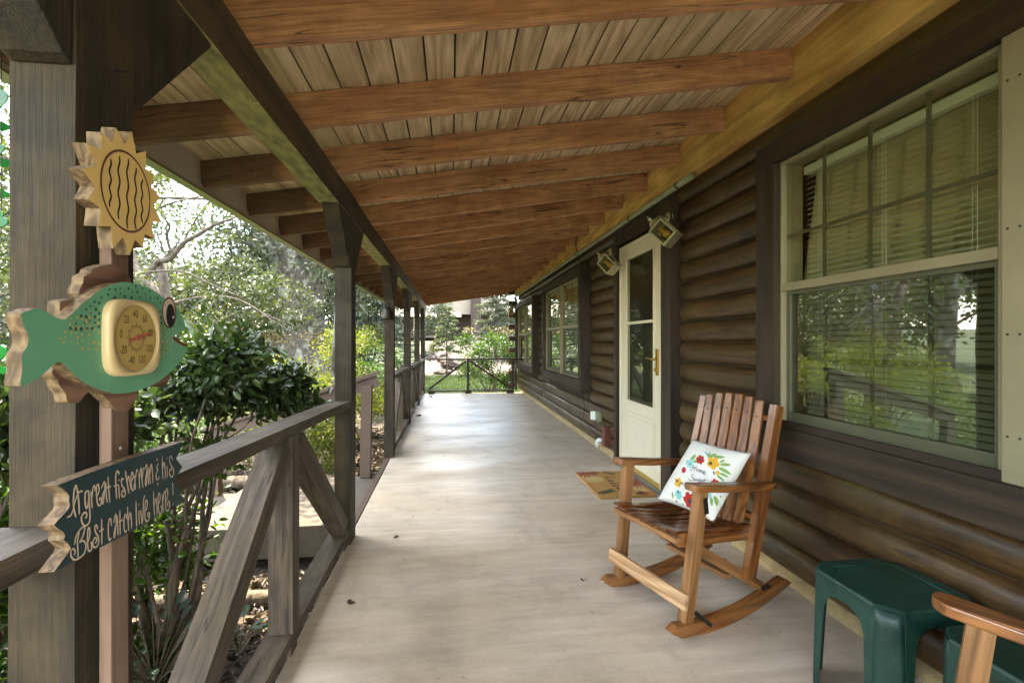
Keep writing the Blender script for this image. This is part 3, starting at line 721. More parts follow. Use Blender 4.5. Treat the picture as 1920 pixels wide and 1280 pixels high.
# dark wood trims round the big pair
beam('window_trim', (1.6225, -.16, 2.121), (1.6225, 2.31, 2.121), .13, .108, M['trim'], house, side=(1, 0, 0))
beam('window_trim', (1.6225, 2.2405, .67), (1.6225, 2.2405, 2.072), .13, .139, M['trim'], house, side=(1, 0, 0))
beam('window_trim', (1.6195, -.16, .725), (1.6195, 2.184, .725), .137, .14, M['trim'], house, side=(1, 0, 0))
beam('window_sill', (1.580, 0.0, .801), (1.580, 2.168, .801), .05, .010, M['trim'], house, side=(0, 0, 1))
# distant pairs
for (a, b, z0, z1, lb) in ((5.78, 7.98, .75, 2.0, 'middle'), (9.2, 11.38, .72, 1.95, 'far')):
    mid = (a+b)/2
    for i, (p, q) in enumerate(((a, mid-.03), (mid+.03, b))):
        w, zm = window(p, q, z0, z1, False, label=('near' if i == 0 else 'far')+' half of the '+('window pair beyond the storm door' if lb == 'middle' else 'last window pair at the end of the wall'))
        blinds(w, p+.02, q-.02, z0, z1, tilt=.75, pitch=.04)
        curtain(w, p, q, z0-.1, z1+.1, i+3)
    beam('window_trim', (1.6175, a-.14, z1+.075), (1.6175, b+.14, z1+.075), .145, .10, M['trim'], house, side=(1, 0, 0))
    beam('window_trim', (1.6175, a-.14, z0-.085), (1.6175, b+.14, z0-.085), .145, .12, M['trim'], house, side=(1, 0, 0))
    beam('window_trim', (1.6135, a-.085, z0-.14), (1.6135, a-.085, z1+.13), .153, .10, M['trim'], house, side=(1, 0, 0))
    beam('window_trim', (1.6175, b+.085, z0-.024), (1.6175, b+.085, z1+.024), .145, .10, M['trim'], house, side=(1, 0, 0))
    m = MB(); m.box((1.575, mid-.008, z0-.02), (1.65, mid+.008, z1+.02)); m.build('window_mullion', M['vinyl'], house, bevel=.002)
# door
DY0, DY1 = 3.575, 4.515
beam('door_casing', (1.65, 3.455, .0), (1.65, 3.455, 2.30), .10, .17, M['trim'], house, side=(1, 0, 0))
beam('door_casing', (1.65, 4.585, .0), (1.65, 4.585, 2.30), .10, .07, M['trim'], house, side=(1, 0, 0))
beam('door_casing', (1.652, 3.545, 2.20), (1.652, 4.545, 2.20), .10, .15, M['trim'], house, side=(1, 0, 0))
XD = 1.632
d = MB(); zt = 2.098
d.box((XD-.012, DY0, .035), (1.70, DY0+.028, zt)); d.box((XD-.012, DY1-.028, .035), (1.70, DY1, zt)); d.box((XD-.011, DY0+.028, zt-.028), (1.70, DY1-.028, zt))
frame = d.build('door_frame', M['cream'], house, bevel=.003)
door = MB(); a, b = DY0+.03, DY1-.03; ga, gb, g0, g1 = a+.135, b-.135, .66, 1.96
door.box((XD, a, .075), (XD+.035, ga, zt-.03)); door.box((XD, gb, .075), (XD+.035, b, zt-.03)); door.box((XD+.0005, ga, .075), (XD+.035, gb, g0)); door.box((XD+.0005, ga, g1), (XD+.035, gb, zt-.03))
D = door.build('storm_door', M['cream'], house, bevel=.002)
D['label'] = 'cream storm door with tall dark glass and raised lower panel'
m = MB(); x_ = XD-.008
for (p, q, r_, s_) in ((ga-.022, ga+.004, g0-.02, g1+.02), (gb-.004, gb+.022, g0-.02, g1+.02)): m.box((x_, p, r_), (XD+.002, q, s_))
m.box((x_+.0005, ga+.004, g1-.004), (XD+.002, gb-.004, g1+.02)); m.box((x_+.0005, ga+.004, g0-.02), (XD+.002, gb-.004, g0+.004)); m.box((x_+.001, ga, 1.355), (XD+.01, gb, 1.38))
m.build('glass_moulding', M['cream'], D, bevel=.003)
pane(XD+.012, ga, gb, g0, g1).build('door_glass', M['glass_dark'], D)
m = MB()
for q, dx in ((0, 0), (.035, .004)):
    p0, p1, r0, r1 = ga-.03+q, gb+.03-q, .16+q, .56-q; t = .012
    m.box((XD-.004-dx*.3, p0, r0), (XD+.001, p0+t, r1)); m.box((XD-.004-dx*.3, p1-t, r0), (XD+.001, p1, r1)); m.box((XD-.0035-dx*.3, p0+t, r0), (XD+.001, p1-t, r0+t)); m.box((XD-.0035-dx*.3, p0+t, r1-t), (XD+.001, p1-t, r1))
m.build('raised_panel', M['cream'], D, bevel=.002)
m = MB(); yh = a+.06; m.box((XD-.012, yh-.02, .93), (XD, yh+.02, 1.14)); hp = m.build('handle_plate', M['brass'], D, bevel=.004)
m = MB(); m.tube([(XD-.01, yh, 1.06), (XD-.05, yh, 1.06), (XD-.055, yh+.02, 1.062), (XD-.052, yh+.10, 1.068), (XD-.045, yh+.115, 1.06)], [.008, .008, .008, .006, .005], 8); m.build('handle_lever', M['brass'], hp, True)
m = MB(); m.lathe([(0, -.018), (.012, -.018), (.014, 0)], (XD-.012, yh, .975), 12, (1, 0, 0)); m.build('lock_cylinder', M['brass'], hp, True)
m = MB(); m.box((XD+.05, DY0+.03, .08), (XD+.06, DY1-.03, 2.05)); m.build('inner_door', M['vinyl_dark'], house)
m = MB(); m.box((XD-.022, DY0-.01, -.005), (1.72, DY1+.01, .034)); m.build('door_sill', M['alu'], house, bevel=.003)
m = MB(); m.box((XD+.002, a, .036), (XD+.03, b, .074)); m.build('door_threshold', M['door_gold'], house)

# ------------------------------------------------------------------ roof over the porch
SLOPE = .16
def rz_(x): return 2.08+SLOPE*(x+.585)        # underside of the rafters
roof = thing('porch_roof', 'shed porch roof with orange cedar rafters and grooved plywood ceiling', 'roof', (0, 4, 2.1))
RH, RW = .136, .040
YR = [2.06+.556*k for k in range(-6, 19)]
for k, y in enumerate(YR):
    a = Vector((-1.245, y+RW/2, rz_(-1.245)+RH/2)); b = Vector((1.573, y+RW/2, rz_(1.573)+RH/2))
    beam('rafter', a, b, RW, RH, M['rafter'], roof, side=(0, 1, 0), bev=.004, jit=.0018)
XF = -1.27
zt = lambda x: rz_(x)+RH+.003
m = MB(); bw = .1155; nb = int((1.57+1.25)/bw)+1
for i in range(nb):
    x0 = -1.25+i*bw; x1 = min(x0+bw-.008, 1.575)
    if x0 > 1.56: break
    ya = -1.4
    while ya < 12.1:
        yb = min(ya+2.44, 12.1); n = len(m.v)
        m.v += [(x0, ya, zt(x0)), (x1, ya, zt(x1)), (x1, yb, zt(x1)), (x0, yb, zt(x0)), (x0, ya, zt(x0)+.012), (x1, ya, zt(x1)+.012), (x1, yb, zt(x1)+.012), (x0, yb, zt(x0)+.012)]
        m.f += [tuple(n+j for j in q) for q in ((0,3,2,1),(4,5,6,7),(0,1,5,4),(1,2,6,5),(2,3,7,6),(3,0,4,7))]
        ya = yb+.0015
m.build('ceiling_boards', M['ply'], roof)
m = MB(); n = 0
m.prism([(-1.25, -1.4, zt(-1.25)+.013), (1.66, -1.4, zt(1.66)+.013), (1.66, -1.4, zt(1.66)+.05), (-1.25, -1.4, zt(-1.25)+.05)], (0, 13.5, 0)); m.build('roof_deck', M['groove'], roof)
m = MB(); m.prism([(-1.36, -1.45, zt(-1.36)+.052), (1.9, -1.45, zt(1.9)+.052), (1.9, -1.45, zt(1.9)+.07), (-1.36, -1.45, zt(-1.36)+.07)], (0, 13.62, 0)); m.build('roof_shingles', M['roof_far'], roof)
m = MB(); m.box((XF-.02, -1.43, 1.968), (XF+.02, 12.15, zt(XF)+.04)); m.build('fascia_board', M['fascia'], roof, bevel=.003)
m = MB(); m.box((XF-.026, -1.43, 1.957), (XF+.026, 12.15, 1.9665)); m.build('fascia_drip_edge', M['fascia_edge'], roof)
XP = -.585
beam('eave_beam', (XP-.053, -1.4, 2.008), (XP-.053, 12.05, 2.008), .105, .142, M['beam_wood'], roof, side=(1, 0, 0), jit=.003, cuts=50)

# posts with knee braces
PW, PD = .093, .140
def make_post(y, label):
    p = thing('porch_post', label, 'post', (XP-PW/2, y, 0), 0, 'timber posts along the open side of the porch')
    beam('post_timber', (XP-PW/2, y+PD/2, .0), (XP-PW/2, y+PD/2, 1.936), PW, PD, M['post'], p, side=(1, 0, 0), bev=.006, jit=.002, cuts=14)
    for s in (-1, 1):
        ys_ = y if s < 0 else y+PD
        pr = [(0, 1.632), (.022*s, 1.640), (.30*s, 1.925), (.30*s, 1.9358), (0, 1.9358)]
        mm = MB(); q = [(XP-PW+.002, ys_+a, b) for a, b in pr]
        mm.prism(q, (PW-.004, 0, 0)); mm.build('knee_brace', M['post'], p, bevel=.005)
    return p
plabels = ['porch post behind the camera', 'big weathered porch post at the left edge holding the fish sign', 'dark porch post between the near railing and the steps opening', 'porch post with the small bell hung on its top',
           'porch post fourth from the camera along the railing', 'porch post next to last before the end railing', 'last porch post at the far corner with the end railing']
for i, y in enumerate(POSTY):
    if i: make_post(y, plabels[i])
# railings along the porch: top rail, bottom rail, centre post, two diagonals
def railing(y0, y1, z0, z1, label, grp='timber railing bays of the porch', xc=XP-.052):
    L = y1-y0; mid = (y0+y1)/2
    r = thing('porch_railing', label, 'railing', (xc, mid, 0), 0, grp)
    th = .04
    beam('top_rail', (xc, y0, z0-th/2), (xc, y1, z1-th/2), .105, th, M['rail'], r, side=(1, 0, 0), jit=.002)
    beam('bottom_rail', (xc-.01, y0, .07), (xc-.01, y1, .07), .10, .04, M['rail'], r, side=(1, 0, 0), jit=.002)
    zt_ = lambda y: z0+(z1-z0)*(y-y0)/L-th-.001
    beam('baluster_post', (xc-.002, mid, .092), (xc-.002, mid, zt_(mid)), .088, .085, M['rail'], r, side=(1, 0, 0))
    for s in (-1, 1):
        ye = y0+.05 if s < 0 else y1-.05; ym = mid+s*.085
        a = Vector((xc-.002, ye, .125)); b = Vector((xc-.002, ym, zt_(ym)-.045))
        beam('diagonal_brace', a, b, .085, .085, M['rail'], r, side=(1, 0, 0))
    for y in (y0+.05, mid, y1-.05):
        mm = MB(); mm.box((xc-.04, y-.035, .001), (xc+.035, y+.035, .049)); mm.build('foot_block', M['rail'], r)
    return r
railing(-1.14, .838, .905, .915, 'railing bay nearest the camera at the lower left corner')
railing(.982, 2.953, .918, .852, 'near railing bay with diagonals between the sign post and the second post')
railing(5.242, 7.158, .845, .835, 'railing bay just beyond the steps opening')
railing(7.302, 9.248, .835, .825, 'railing bay second beyond the steps opening')
railing(9.392, 11.178, .825, .812, 'last railing bay before the far porch corner')
# edge board at the opening
beam('edge_board', (XE-.028, 3.10, -.04), (XE-.028, 5.09, -.04), .045, .09, M['brownpaint'], side=(1, 0, 0), jit=.001)
tag(bpy.data.objects['edge_board'], 'dark painted edge board along the slab at the steps opening', 'edge board')
# end railing across the porch
er = thing('end_railing', 'thin dark timber railing closing the far end of the porch with inverted V braces', 'railing', (.5, 11.22, 0))
x0, x1, ye = -.53, 1.44, 11.22
beam('top_rail', (x0, ye, .79), (1.62, ye, .79), .07, .035, M['trim'], er, side=(0, 1, 0))
beam('bottom_rail', (x0, ye, .07), (x1, ye, .07), .07, .03, M['rail'], er, side=(0, 1, 0))
xm = .40
beam('baluster_post', (xm, ye, .086), (xm, ye, .772), .05, .055, M['trim'], er, side=(0, 1, 0)); beam('baluster_post', (x1, ye, .0), (x1, ye, .772), .05, .055, M['trim'], er, side=(0, 1, 0))
beam('diagonal_brace', (x0+.03, ye, .10), (xm-.045, ye, .75), .04, .045, M['trim'], er, side=(0, 1, 0)); beam('diagonal_brace', (x1-.04, ye, .10), (xm+.045, ye, .75), .04, .045, M['trim'], er, side=(0, 1, 0))
for x in (x0+.1, xm, x1-.08):
    mm = MB(); mm.box((x-.07, ye-.03, .001), (x+.07, ye+.03, .054)); mm.build('foot_block', M['trim'], er)
# brown handrail down the side steps
hr = thing('stair_handrail', 'brown painted handrail descending from the porch opening beside the steps', 'handrail', (-.75, 4.58, 0))
beam('rail_board', (-.67, 4.60, .885-.045), (-2.15, 4.60, .40-.045), .04, .11, M['brownpaint'], hr, side=(0, 1, 0)); beam('rail_cap', (-.655, 4.60, .915), (-2.16, 4.60, .42), .115, .03, M['brownpaint'], hr, side=(0, 1, 0))
beam('handrail_post', (-.775, 4.57, -.04), (-.765, 4.60, .80), .09, .09, M['brownpaint'], hr, side=(0, 1, 0), jit=.0005); beam('handrail_post', (-2.08, 4.60, -.3), (-2.08, 4.60, .35), .09, .09, M['brownpaint'], hr, side=(0, 1, 0), jit=.0005)
# bell on the third post
bl = thing('hanging_bell', 'small aged metal bell hanging from the post beyond the steps', 'bell', (-.62, 5.0, 1.42))
c = onX(727, 588, -.64); m = MB()
m.lathe([(.010, .065), (.03, .06), (.040, .04), (.046, .0), (.060, -.04), (.066, -.055), (.060, -.05), (.040, -.0), (.0, .05)], c, 20); m.build('bell_body', M['iron'], bl, True)
m = MB(); m.tube([c+Vector((0, 0, .06)), c+Vector((0, .02, .10)), c+Vector((.01, .06, .12))], .006, 6); m.build('bell_hook', M['iron'], bl, True)


# ------------------------------------------------------------------ rocking chairs
def make_chair(label, loc, rz):
    t = thing('rocking_chair', label, 'rocking chair', loc, rz, 'wooden rocking chairs on the porch')
    Wm = W(t); P = lambda x, y, z: Wm @ Vector((x, y, z)); SD = Wm.to_3x3() @ Vector((0, 1, 0))
    RR = 1.15
    zb = lambda x: (x-.04)**2/(2*RR)
    for s in (-1, 1):
        y = .222*s; h = .052
        xs_ = [.275-.71*i/18 for i in range(19)]
        bot = [(x, zb(x)) for x in xs_]; top = [(x, zb(x)+h*(1 if .2 > x > -.38 else .8)) for x in xs_[1:-1]][::-1]
        bot[0] = (.285, zb(.285)+.022); top[-1] = (.25, zb(.25)+h*.95)
        m = MB(); m.prism([P(x, y-.022, z) for x, z in bot+top], SD*.044)
        m.build('rocker', M['chair_x'], t, bevel=.006)
        beam('front_leg', P(.185, .213*s, zb(.185)+.045), P(.118, .232*s, .600), .042, .046, M['chair_worn'], t, side=SD, bev=.006)
        beam('back_stile', P(-.185, .212*s, .155), P(-.385, .206*s, .905), .036, .052, M['chair'] , t, side=SD, bev=.007)
        beam('seat_side_rail', P(.20, .188*s, .385), P(-.225, .186*s, .345), .024, .055, M['chair'], t, side=SD)
        beam('diagonal_brace', P(.14, .165*s, .36), P(-.275, .200*s, zb(-.275)+.055), .024, .042, M['chair_worn'], t, side=SD)
        # armrest: plank with rounded nose, widening to the front
        o2 = []; n = 10
        for i in range(n+1):
            a = math.pi*i/n-math.pi/2; o2.append((.165+.034*math.cos(a), .036*math.sin(a)))
        o2 += [(.0, .034), (-.18, .026), (-.30, .022), (-.315, 0), (-.30, -.022), (-.18, -.022), (0, -.030)]
        fz = lambda x: .627 - .055*(.19-x)/.5 - .02*math.sin(math.pi*min(max((.19-x)/.5, 0), 1))*.3
        m = MB(); k = len(o2); m.v = [tuple(P(x, .240*s+yy*s, fz(x)-.026)) for x, yy in o2]+[tuple(P(x, .240*s+yy*s, fz(x))) for x, yy in o2]
        m.f = [tuple(range(k))[::-1], tuple(range(k, 2*k))]+[(i, (i+1) % k, k+(i+1) % k, k+i) for i in range(k)]
        ar = m.build('armrest', M['chair_x'], t, bevel=.004)
        m = MB(); m.lathe([(0, -.004), (.006, -.002), (.007, .002)], P(-.285, .272*s, fz(-.285)-.012), 10, SD*s); m.build('screw', M['iron'], ar)
        m = MB(); m.box((-.02, -.002, -.05), (.02, .002, .05)); 
        beam('metal_strap', P(.165, .247*s, zb(.165)+.10), P(.075, .247*s, zb(.08)+.03), .004, .016, M['iron'], t, side=SD, bev=.001)
        beam('metal_strap', P(.12, .258*s, .565), P(.112, .258*s, .50), .004, .02, M['iron'], t, side=SD, bev=.001)
        m = MB()
        for dx in (0, .03): m.lathe([(0, -.012), (.011, -.010), (.012, .01)], P(-.275-dx, .226*s, zb(-.29)+.05), 10, SD*s)
        m.build('bracket_bolt', M['iron'], t)
    # seat slats front to back
    m = MB(); sw = .044; ny = 8
    for i in range(ny):
        yc = -.182+.052*i; n = 9; st = len(m.v)
        dip = -.016*(1-(yc/.19)**2)
        for j in range(n+1):
            u = j/n; x = .232-.45*u; z = .436-.050*u-.020*math.sin(math.pi*u)+dip
            if j == 0: z -= .006
            for yy, zz in ((-sw/2, -.012), (sw/2, -.012), (sw/2, 0), (-sw/2, 0)): m.v.append(tuple(P(x, yc+yy, z+zz)))
        for j in range(n):
            for q in range(4): a = st+4*j+q; b = st+4*j+(q+1) % 4; m.f.append((a, b, b+4, a+4))
        m.f.append((st, st+1, st+2, st+3)); e = st+4*n; m.f.append((e+3, e+2, e+1, e))
    m.build('seat', M['seat'], t, bevel=.003, seg=1)
    beam('seat_front_rail', P(.205, -.205, .388), P(.205, .205, .388), .022, .045, M['chair_worn'], t, side=(0, 0, 1))
    beam('seat_rear_rail', P(-.19, -.19, .335), P(-.19, .19, .335), .03, .045, M['chair'], t, side=(0, 0, 1))
    for i in range(6):
        yc = -.145+.058*i; tp = .915+.030*(1-(yc/.18)**2)
        n = 6; m = MB(); st = 0
        for j in range(n+1):
            u = j/n; z = .36+(tp-.36)*u; x = -.208-(z-.36)*.27-.014*math.sin(math.pi*u)+.012
            hw = .0238*(1 if j < n else .8)
            for yy, xx in ((-hw, -.007), (hw, -.007), (hw, .007), (-hw, .007)): m.v.append(tuple(P(x+xx, yc+yy*.96, z+(.004 if j == n and 0 else 0))))
        for j in range(n):
            for q in range(4): a = 4*j+q; b = 4*j+(q+1) % 4; m.f.append((a, b, b+4, a+4))
        m.f.append((0, 1, 2, 3)); e = 4*n; m.f.append((e+3, e+2, e+1, e))
        sl = m.build('back_slat', M['chair'], t, bevel=.003)
        m = MB(); zz = tp-.075; m.lathe([(0, .003), (.0045, .002), (.005, -.002)], P(-.208-(zz-.36)*.27+.013, yc, zz), 8, Wm.to_3x3() @ Vector((1, 0, .27))); m.build('screw', M['iron'], sl)
    beam('back_crossbar', P(-.362, -.205, .845), P(-.362, .205, .845), .02, .035, M['chair'], t, side=(0, 0, 1))
    beam('back_crossbar', P(-.245, -.20, .415), P(-.245, .20, .415), .02, .035, M['chair'], t, side=(0, 0, 1))
    a = beam('front_stretcher', P(.214, -.25, .158), P(.214, .25, .158), .016, .062, M['chair_pale'], t, side=Wm.to_3x3() @ Vector((1, 0, .1)), bev=.003)
    a['label'] = 'pale worn stretcher board with rubbed off varnish'
    beam('lower_stretcher', P(.165, -.19, .112), P(.165, .19, .112), .02, .03, M['chair_worn'], t, side=(0, 0, 1))
    beam('rear_stretcher', P(-.10, -.185, .168), P(-.10, .185, .168), .02, .034, M['chair_worn'], t, side=(0, 0, 1))
    return t
M['seat'] = wood('dark_varnished_seat', '46210e', '754220', axis='x', rings=7, scale=10, stretch=.12, rough=.25, bump=.2, coat=.25, fine=.3, island=True)
make_chair('varnished wooden rocking chair holding the flowered pillow beside the big window', (1.060, 2.130, 0), R(180+18))
make_chair('wooden rocking chair of which only one armrest and leg show at the lower right corner', (1.035, .663, 0), R(131))

# pillow leaning against the back of the chair
A = Vector((1.005, 2.215, .425)); B = Vector((1.118, 1.912, .422)); TL = onX(1308, 829, 1.215); TR = onX(1417, 857, 1.352)
def pquad(u, v): return (A*(1-u)+B*u)*(1-v)+(TL*(1-u)+TR*u)*v
pn = (B-A).cross(TL-A).normalized()
if pn.dot(O-A) < 0: pn = -pn
def psurf(u, v, side=1):
    eu = max(0, 1-abs(2*u-1)**2.6); ev = max(0, 1-abs(2*v-1)**2.6)
    h = .058*(eu*ev)**.55 + .003*mnoise.noise(Vector((u*6, v*6, side)))*(eu*ev)**.4
    pin = .030*(1-abs(2*v-1)**2)*(2*u-1); piv = .030*(1-abs(2*u-1)**2)*(2*v-1)
    return pquad(u-pin*abs(2*u-1), v-piv*abs(2*v-1)) + pn*(side*h+.035)
m = MB(); n = 28
for sd_ in (1, -1):
    st = len(m.v)
    for i in range(n+1):
        for j in range(n+1): m.v.append(tuple(psurf(i/n, j/n, sd_)))
    for i in range(n):
        for j in range(n): a = st+i*(n+1)+j; m.f.append((a, a+1, a+n+2, a+n+1))
pw = m.build('throw_pillow', M['pillow'], None, True, origin=A.lerp(B, .5))
bm = bmesh.new(); bm.from_mesh(pw.data); bmesh.ops.remove_doubles(bm, verts=bm.verts, dist=.0008); bmesh.ops.recalc_face_normals(bm, faces=bm.faces); bm.to_mesh(pw.data); bm.free()
tag(pw, 'square white pillow printed with a flower wreath and Home Sweet Home lettering', 'pillow')
mid = pquad(.5, .5)+pn*.08
def puv(x, y):
    p = onP(1220+.1484*x, 820+.1484*y, mid, pn) - pn*.115
    p = p+pn*.035
    # invert the (nearly) parallel quad
    u = v = .5
    for _ in range(6):
        c = pquad(u, v); du = (pquad(u+.01, v)-c)/.01; dv = (pquad(u, v+.01)-c)/.01; d = p-c-pn*((p-c).dot(pn))
        a11, a12, a22 = du.dot(du), du.dot(dv), dv.dot(dv); b1, b2 = d.dot(du), d.dot(dv); det = a11*a22-a12*a12
        u += (b1*a22-b2*a12)/det; v += (a11*b2-a12*b1)/det
    return u, v
def p3(x, y, lift=.0008):
    u, v = puv(x, y); return psurf(min(max(u, .02), .98), min(max(v, .02), .98)) + pn*lift
def patch(mb, pts, lift):
    """printed shape: closed 2-D outline fanned from its middle, laid on the cloth"""
    cx = sum(p[0] for p in pts)/len(pts); cy_ = sum(p[1] for p in pts)/len(pts); n0 = len(mb.v); k = len(pts)
    mb.v.append(tuple(p3(cx, cy_, lift)))
    for f in (.5, 1):
        for x, y in pts: mb.v.append(tuple(p3(cx+(x-cx)*f, cy_+(y-cy_)*f, lift)))
    for i in range(k):
        j = (i+1) % k; mb.f.append((n0, n0+1+i, n0+1+j)); mb.f.append((n0+1+i, n0+1+k+i, n0+1+k+j, n0+1+j))
def flower(x, y, r, petals=6, ph=0, squash=.8):
    o = []
    for i in range(petals*8):
        a = 2*math.pi*i/(petals*8); rr = r*(.62+.38*abs(math.sin(petals*(a+ph)/2))**.6+.03*math.sin(a*11))
        o.append((x+rr*math.cos(a)*squash, y+rr*math.sin(a)))
    return o
def leaf2(x, y, L, ang, w=.32):
    ca, sa = math.cos(ang), math.sin(ang); o = []
    for i in range(14):
        t = i/14*2*math.pi; a, b = (.5-.5*math.cos(t))*L, math.sin(t)*L*w*.5*(1 if True else 1)*(1-.3*(.5-.5*math.cos(t)))
        o.append((x+a*ca-b*sa, y+a*sa+b*ca))
    return o
layers = {'p_green': MB(), 'p_aqua': MB(), 'p_yel': MB(), 'p_red': MB(), 'p_navy': MB()}
for x, y, L, a in ((520, 310, 110, -55), (560, 330, 110, -35), (720, 230, 70, -60), (730, 250, 120, -35), (800, 230, 120, -5), (875, 330, 110, -15), (870, 300, 70, -40), (860, 370, 130, 22), (870, 440, 90, 12), (840, 470, 90, 35),
                   (760, 750, 95, 95), (800, 720, 130, 80), (850, 700, 110, 42), (270, 700, 75, 100), (300, 790, 70, 115), (370, 830, 70, 110), (390, 900, 80, 75), (410, 920, 70, 60), (560, 860, 80, 85), (470, 360, 60, -80)):
    patch(layers['p_green'], leaf2(x, y, L, R(a), .45), .0006)
for x, y, r in ((515, 345, 62), (345, 735, 66), (740, 730, 40)): patch(layers['p_aqua'], flower(x, y, r, 7), .0009)
for x, y in ((710, 195), (740, 200), (900, 570), (925, 600), (890, 545), (940, 560), (700, 180)): patch(layers['p_aqua'], flower(x, y, 18, 5), .0009)
for x, y, r in ((795, 320, 88), (365, 590, 62), (850, 440, 30)): patch(layers['p_yel'], flower(x, y, r, 5, .4, .85), .0012)
for x, y, r in ((487, 818, 112), (643, 288, 66), (818, 575, 60), (437, 428, 42)): patch(layers['p_red'], flower(x, y, r, 6, .2, .82), .0015)
for x, y, r in ((485, 820, 30), (640, 290, 18), (768, 330, 26), (355, 570, 18), (350, 710, 16), (805, 440, 14), (810, 460, 12), (520, 352, 12)): patch(layers['p_navy'], flower(x, y, r, 8, 0, .85), .0019)
for k, mb_ in layers.items(): mb_.build({'p_green': 'printed_leaves', 'p_aqua': 'printed_aqua_flowers', 'p_yel': 'printed_yellow_flowers', 'p_red': 'printed_red_flowers', 'p_navy': 'printed_flower_centres'}[k], M[k], pw)
def loop(x, y, rx, ry): return [(x+rx*math.cos(a*math.pi/4-1), y+ry*math.sin(a*math.pi/4-1)) for a in range(9)]
def efun(x, y, s=1): return [(x-14*s, y+4*s), (x+8*s, y-10*s), (x+2*s, y-26*s), (x-12*s, y-6*s), (x-4*s, y+18*s), (x+16*s, y+10*s)]
st = [[(570, 360), (562, 400), (545, 440), (528, 436), (518, 418)], [(612, 372), (592, 400), (580, 430), (572, 455)], [(540, 405), (570, 398), (600, 410)], loop(615, 432, 13, 18),
      [(634, 462), (645, 425), (650, 440), (644, 464)], [(646, 452), (662, 428), (666, 446), (660, 470)], [(662, 458), (676, 436), (682, 452), (678, 476), (690, 472)], efun(702, 464, 1.1),
      [(580, 492), (556, 486), (540, 506), (560, 528), (562, 556), (530, 566), (503, 548)], [(578, 538), (574, 565), (592, 562), (600, 540), (600, 566), (618, 562), (626, 548)], efun(640, 570), efun(670, 576), [(705, 530), (692, 570), (700, 590), (715, 580)], [(684, 548), (740, 552)],
      [(408, 590), (400, 610), (385, 628), (376, 612)], [(440, 585), (428, 610), (424, 628)], [(396, 606), (436, 606)], loop(455, 628, 12, 16), [(480, 650), (488, 620), (494, 652), (506, 626), (510, 655)], efun(540, 664, 1.1)]
ribbon(st, .0023, lambda x, y: p3(x, y), pn, .0022).build('printed_lettering', M['p_navy'], pw)

# ------------------------------------------------------------------ green resin tables
def make_table(label, x0, x1, y0, y1, H):
    t = thing('side_table', label, 'table', ((x0+x1)/2, (y0+y1)/2, 0), 0, 'green resin side tables by the log wall')
    c = .055
    def octo(d, z, cc=c): return [(x0+d+cc, y0+d, z), (x1-d-cc, y0+d, z), (x1-d, y0+d+cc, z), (x1-d, y1-d-cc, z), (x1-d-cc, y1-d, z), (x0+d+cc, y1-d, z), (x0+d, y1-d-cc, z), (x0+d, y0+d+cc, z)]
    m = MB(); rings = [octo(.004, H-.030), octo(.001, H-.008), octo(.006, H-.001), octo(.012, H), octo(.048, H, .03), octo(.051, H-.003, .03)]
    for r_ in rings: m.v += r_
    for i in range(len(rings)-1):
        for k in range(8): m.f.append((8*i+k, 8*i+(k+1) % 8, 8*(i+1)+(k+1) % 8, 8*(i+1)+k))
    m.f.append(tuple(8*(len(rings)-1)+k for k in range(8)))
    m.build('tabletop', M['table'], t)
    sp = .012
    def side(p, q, out):   # p->q top corners along the side, out = outward normal
        p, q, out = Vector(p), Vector(q), Vector(out); L = (q-p).length; d = (q-p)/L; hz = H-.012
        wb, wt = .020, .034
        half = [(0, 0), (wb, 0), (wt-.004, H*.5), (wt+.002, H-.115), (wt+.012, H-.085), (wt+.03, H-.066), (wt+.06, H-.058)]
        pr = half+[(L-a, b) for a, b in half[::-1]]+[(L, hz), (0, hz)]
        def P(s, z): return p+d*s+out*(sp*(1-z/H)-.004)+Vector((0, 0, z))
        mm = MB(); k = len(pr); mm.v = [tuple(P(a, b)) for a, b in pr]+[tuple(P(a, b)-out*.005) for a, b in pr]
        mm.f = [tuple(range(k)), tuple(range(k, 2*k))[::-1]]+[(i, (i+1) % k, k+(i+1) % k, k+i) for i in range(k)]
        mm.build('apron', M['table'], t, bevel=.0015, seg=1)
    side((x0+c, y0, 0), (x1-c, y0, 0), (0, -1, 0)); side((x0+c, y1, 0), (x1-c, y1, 0), (0, 1, 0)); side((x0, y0+c, 0), (x0, y1-c, 0), (-1, 0, 0)); side((x1, y0+c, 0), (x1, y1-c, 0), (1, 0, 0))
    for sx, sy_, X, Y in ((-1, -1, x0, y0), (1, -1, x1, y0), (-1, 1, x0, y1), (1, 1, x1, y1)):
        mm = MB(); n = 8
        for i in range(n+1):
            z = (H-.012)*i/n; o_ = sp*(1-z/H)-.004; cc = c*(.75+.25*z/H)
            a = Vector((X-sx*c, Y+sy_*o_, z)); b = Vector((X+sx*o_, Y-sy_*c, z)); mid_ = (a+b)/2
            k1 = a.lerp(b, .5)+Vector((sx, sy_, 0))*(.006+.002*math.sin(z*20)); 
            for q in (a, a.lerp(b, .22)+Vector((sx, sy_, 0))*.003, k1-Vector((sx, sy_, 0))*.004, a.lerp(b, .78)+Vector((sx, sy_, 0))*.003, b): mm.v.append(tuple(q))
        for i in range(n):
            for k in range(4): a = 5*i+k; mm.f.append((a, a+1, a+6, a+5))
        lg = mm.build('leg', M['table'], t, True)
        sm = lg.modifiers.new('thickness', 'SOLIDIFY'); sm.thickness = .004
make_table('green plastic side table against the log wall nearer the rocking chair', 1.275, 1.620, 1.268, 1.610, .402)
make_table('green plastic side table partly hidden behind the armrest at the right edge', 1.345, 1.620, .80, 1.215, .392)

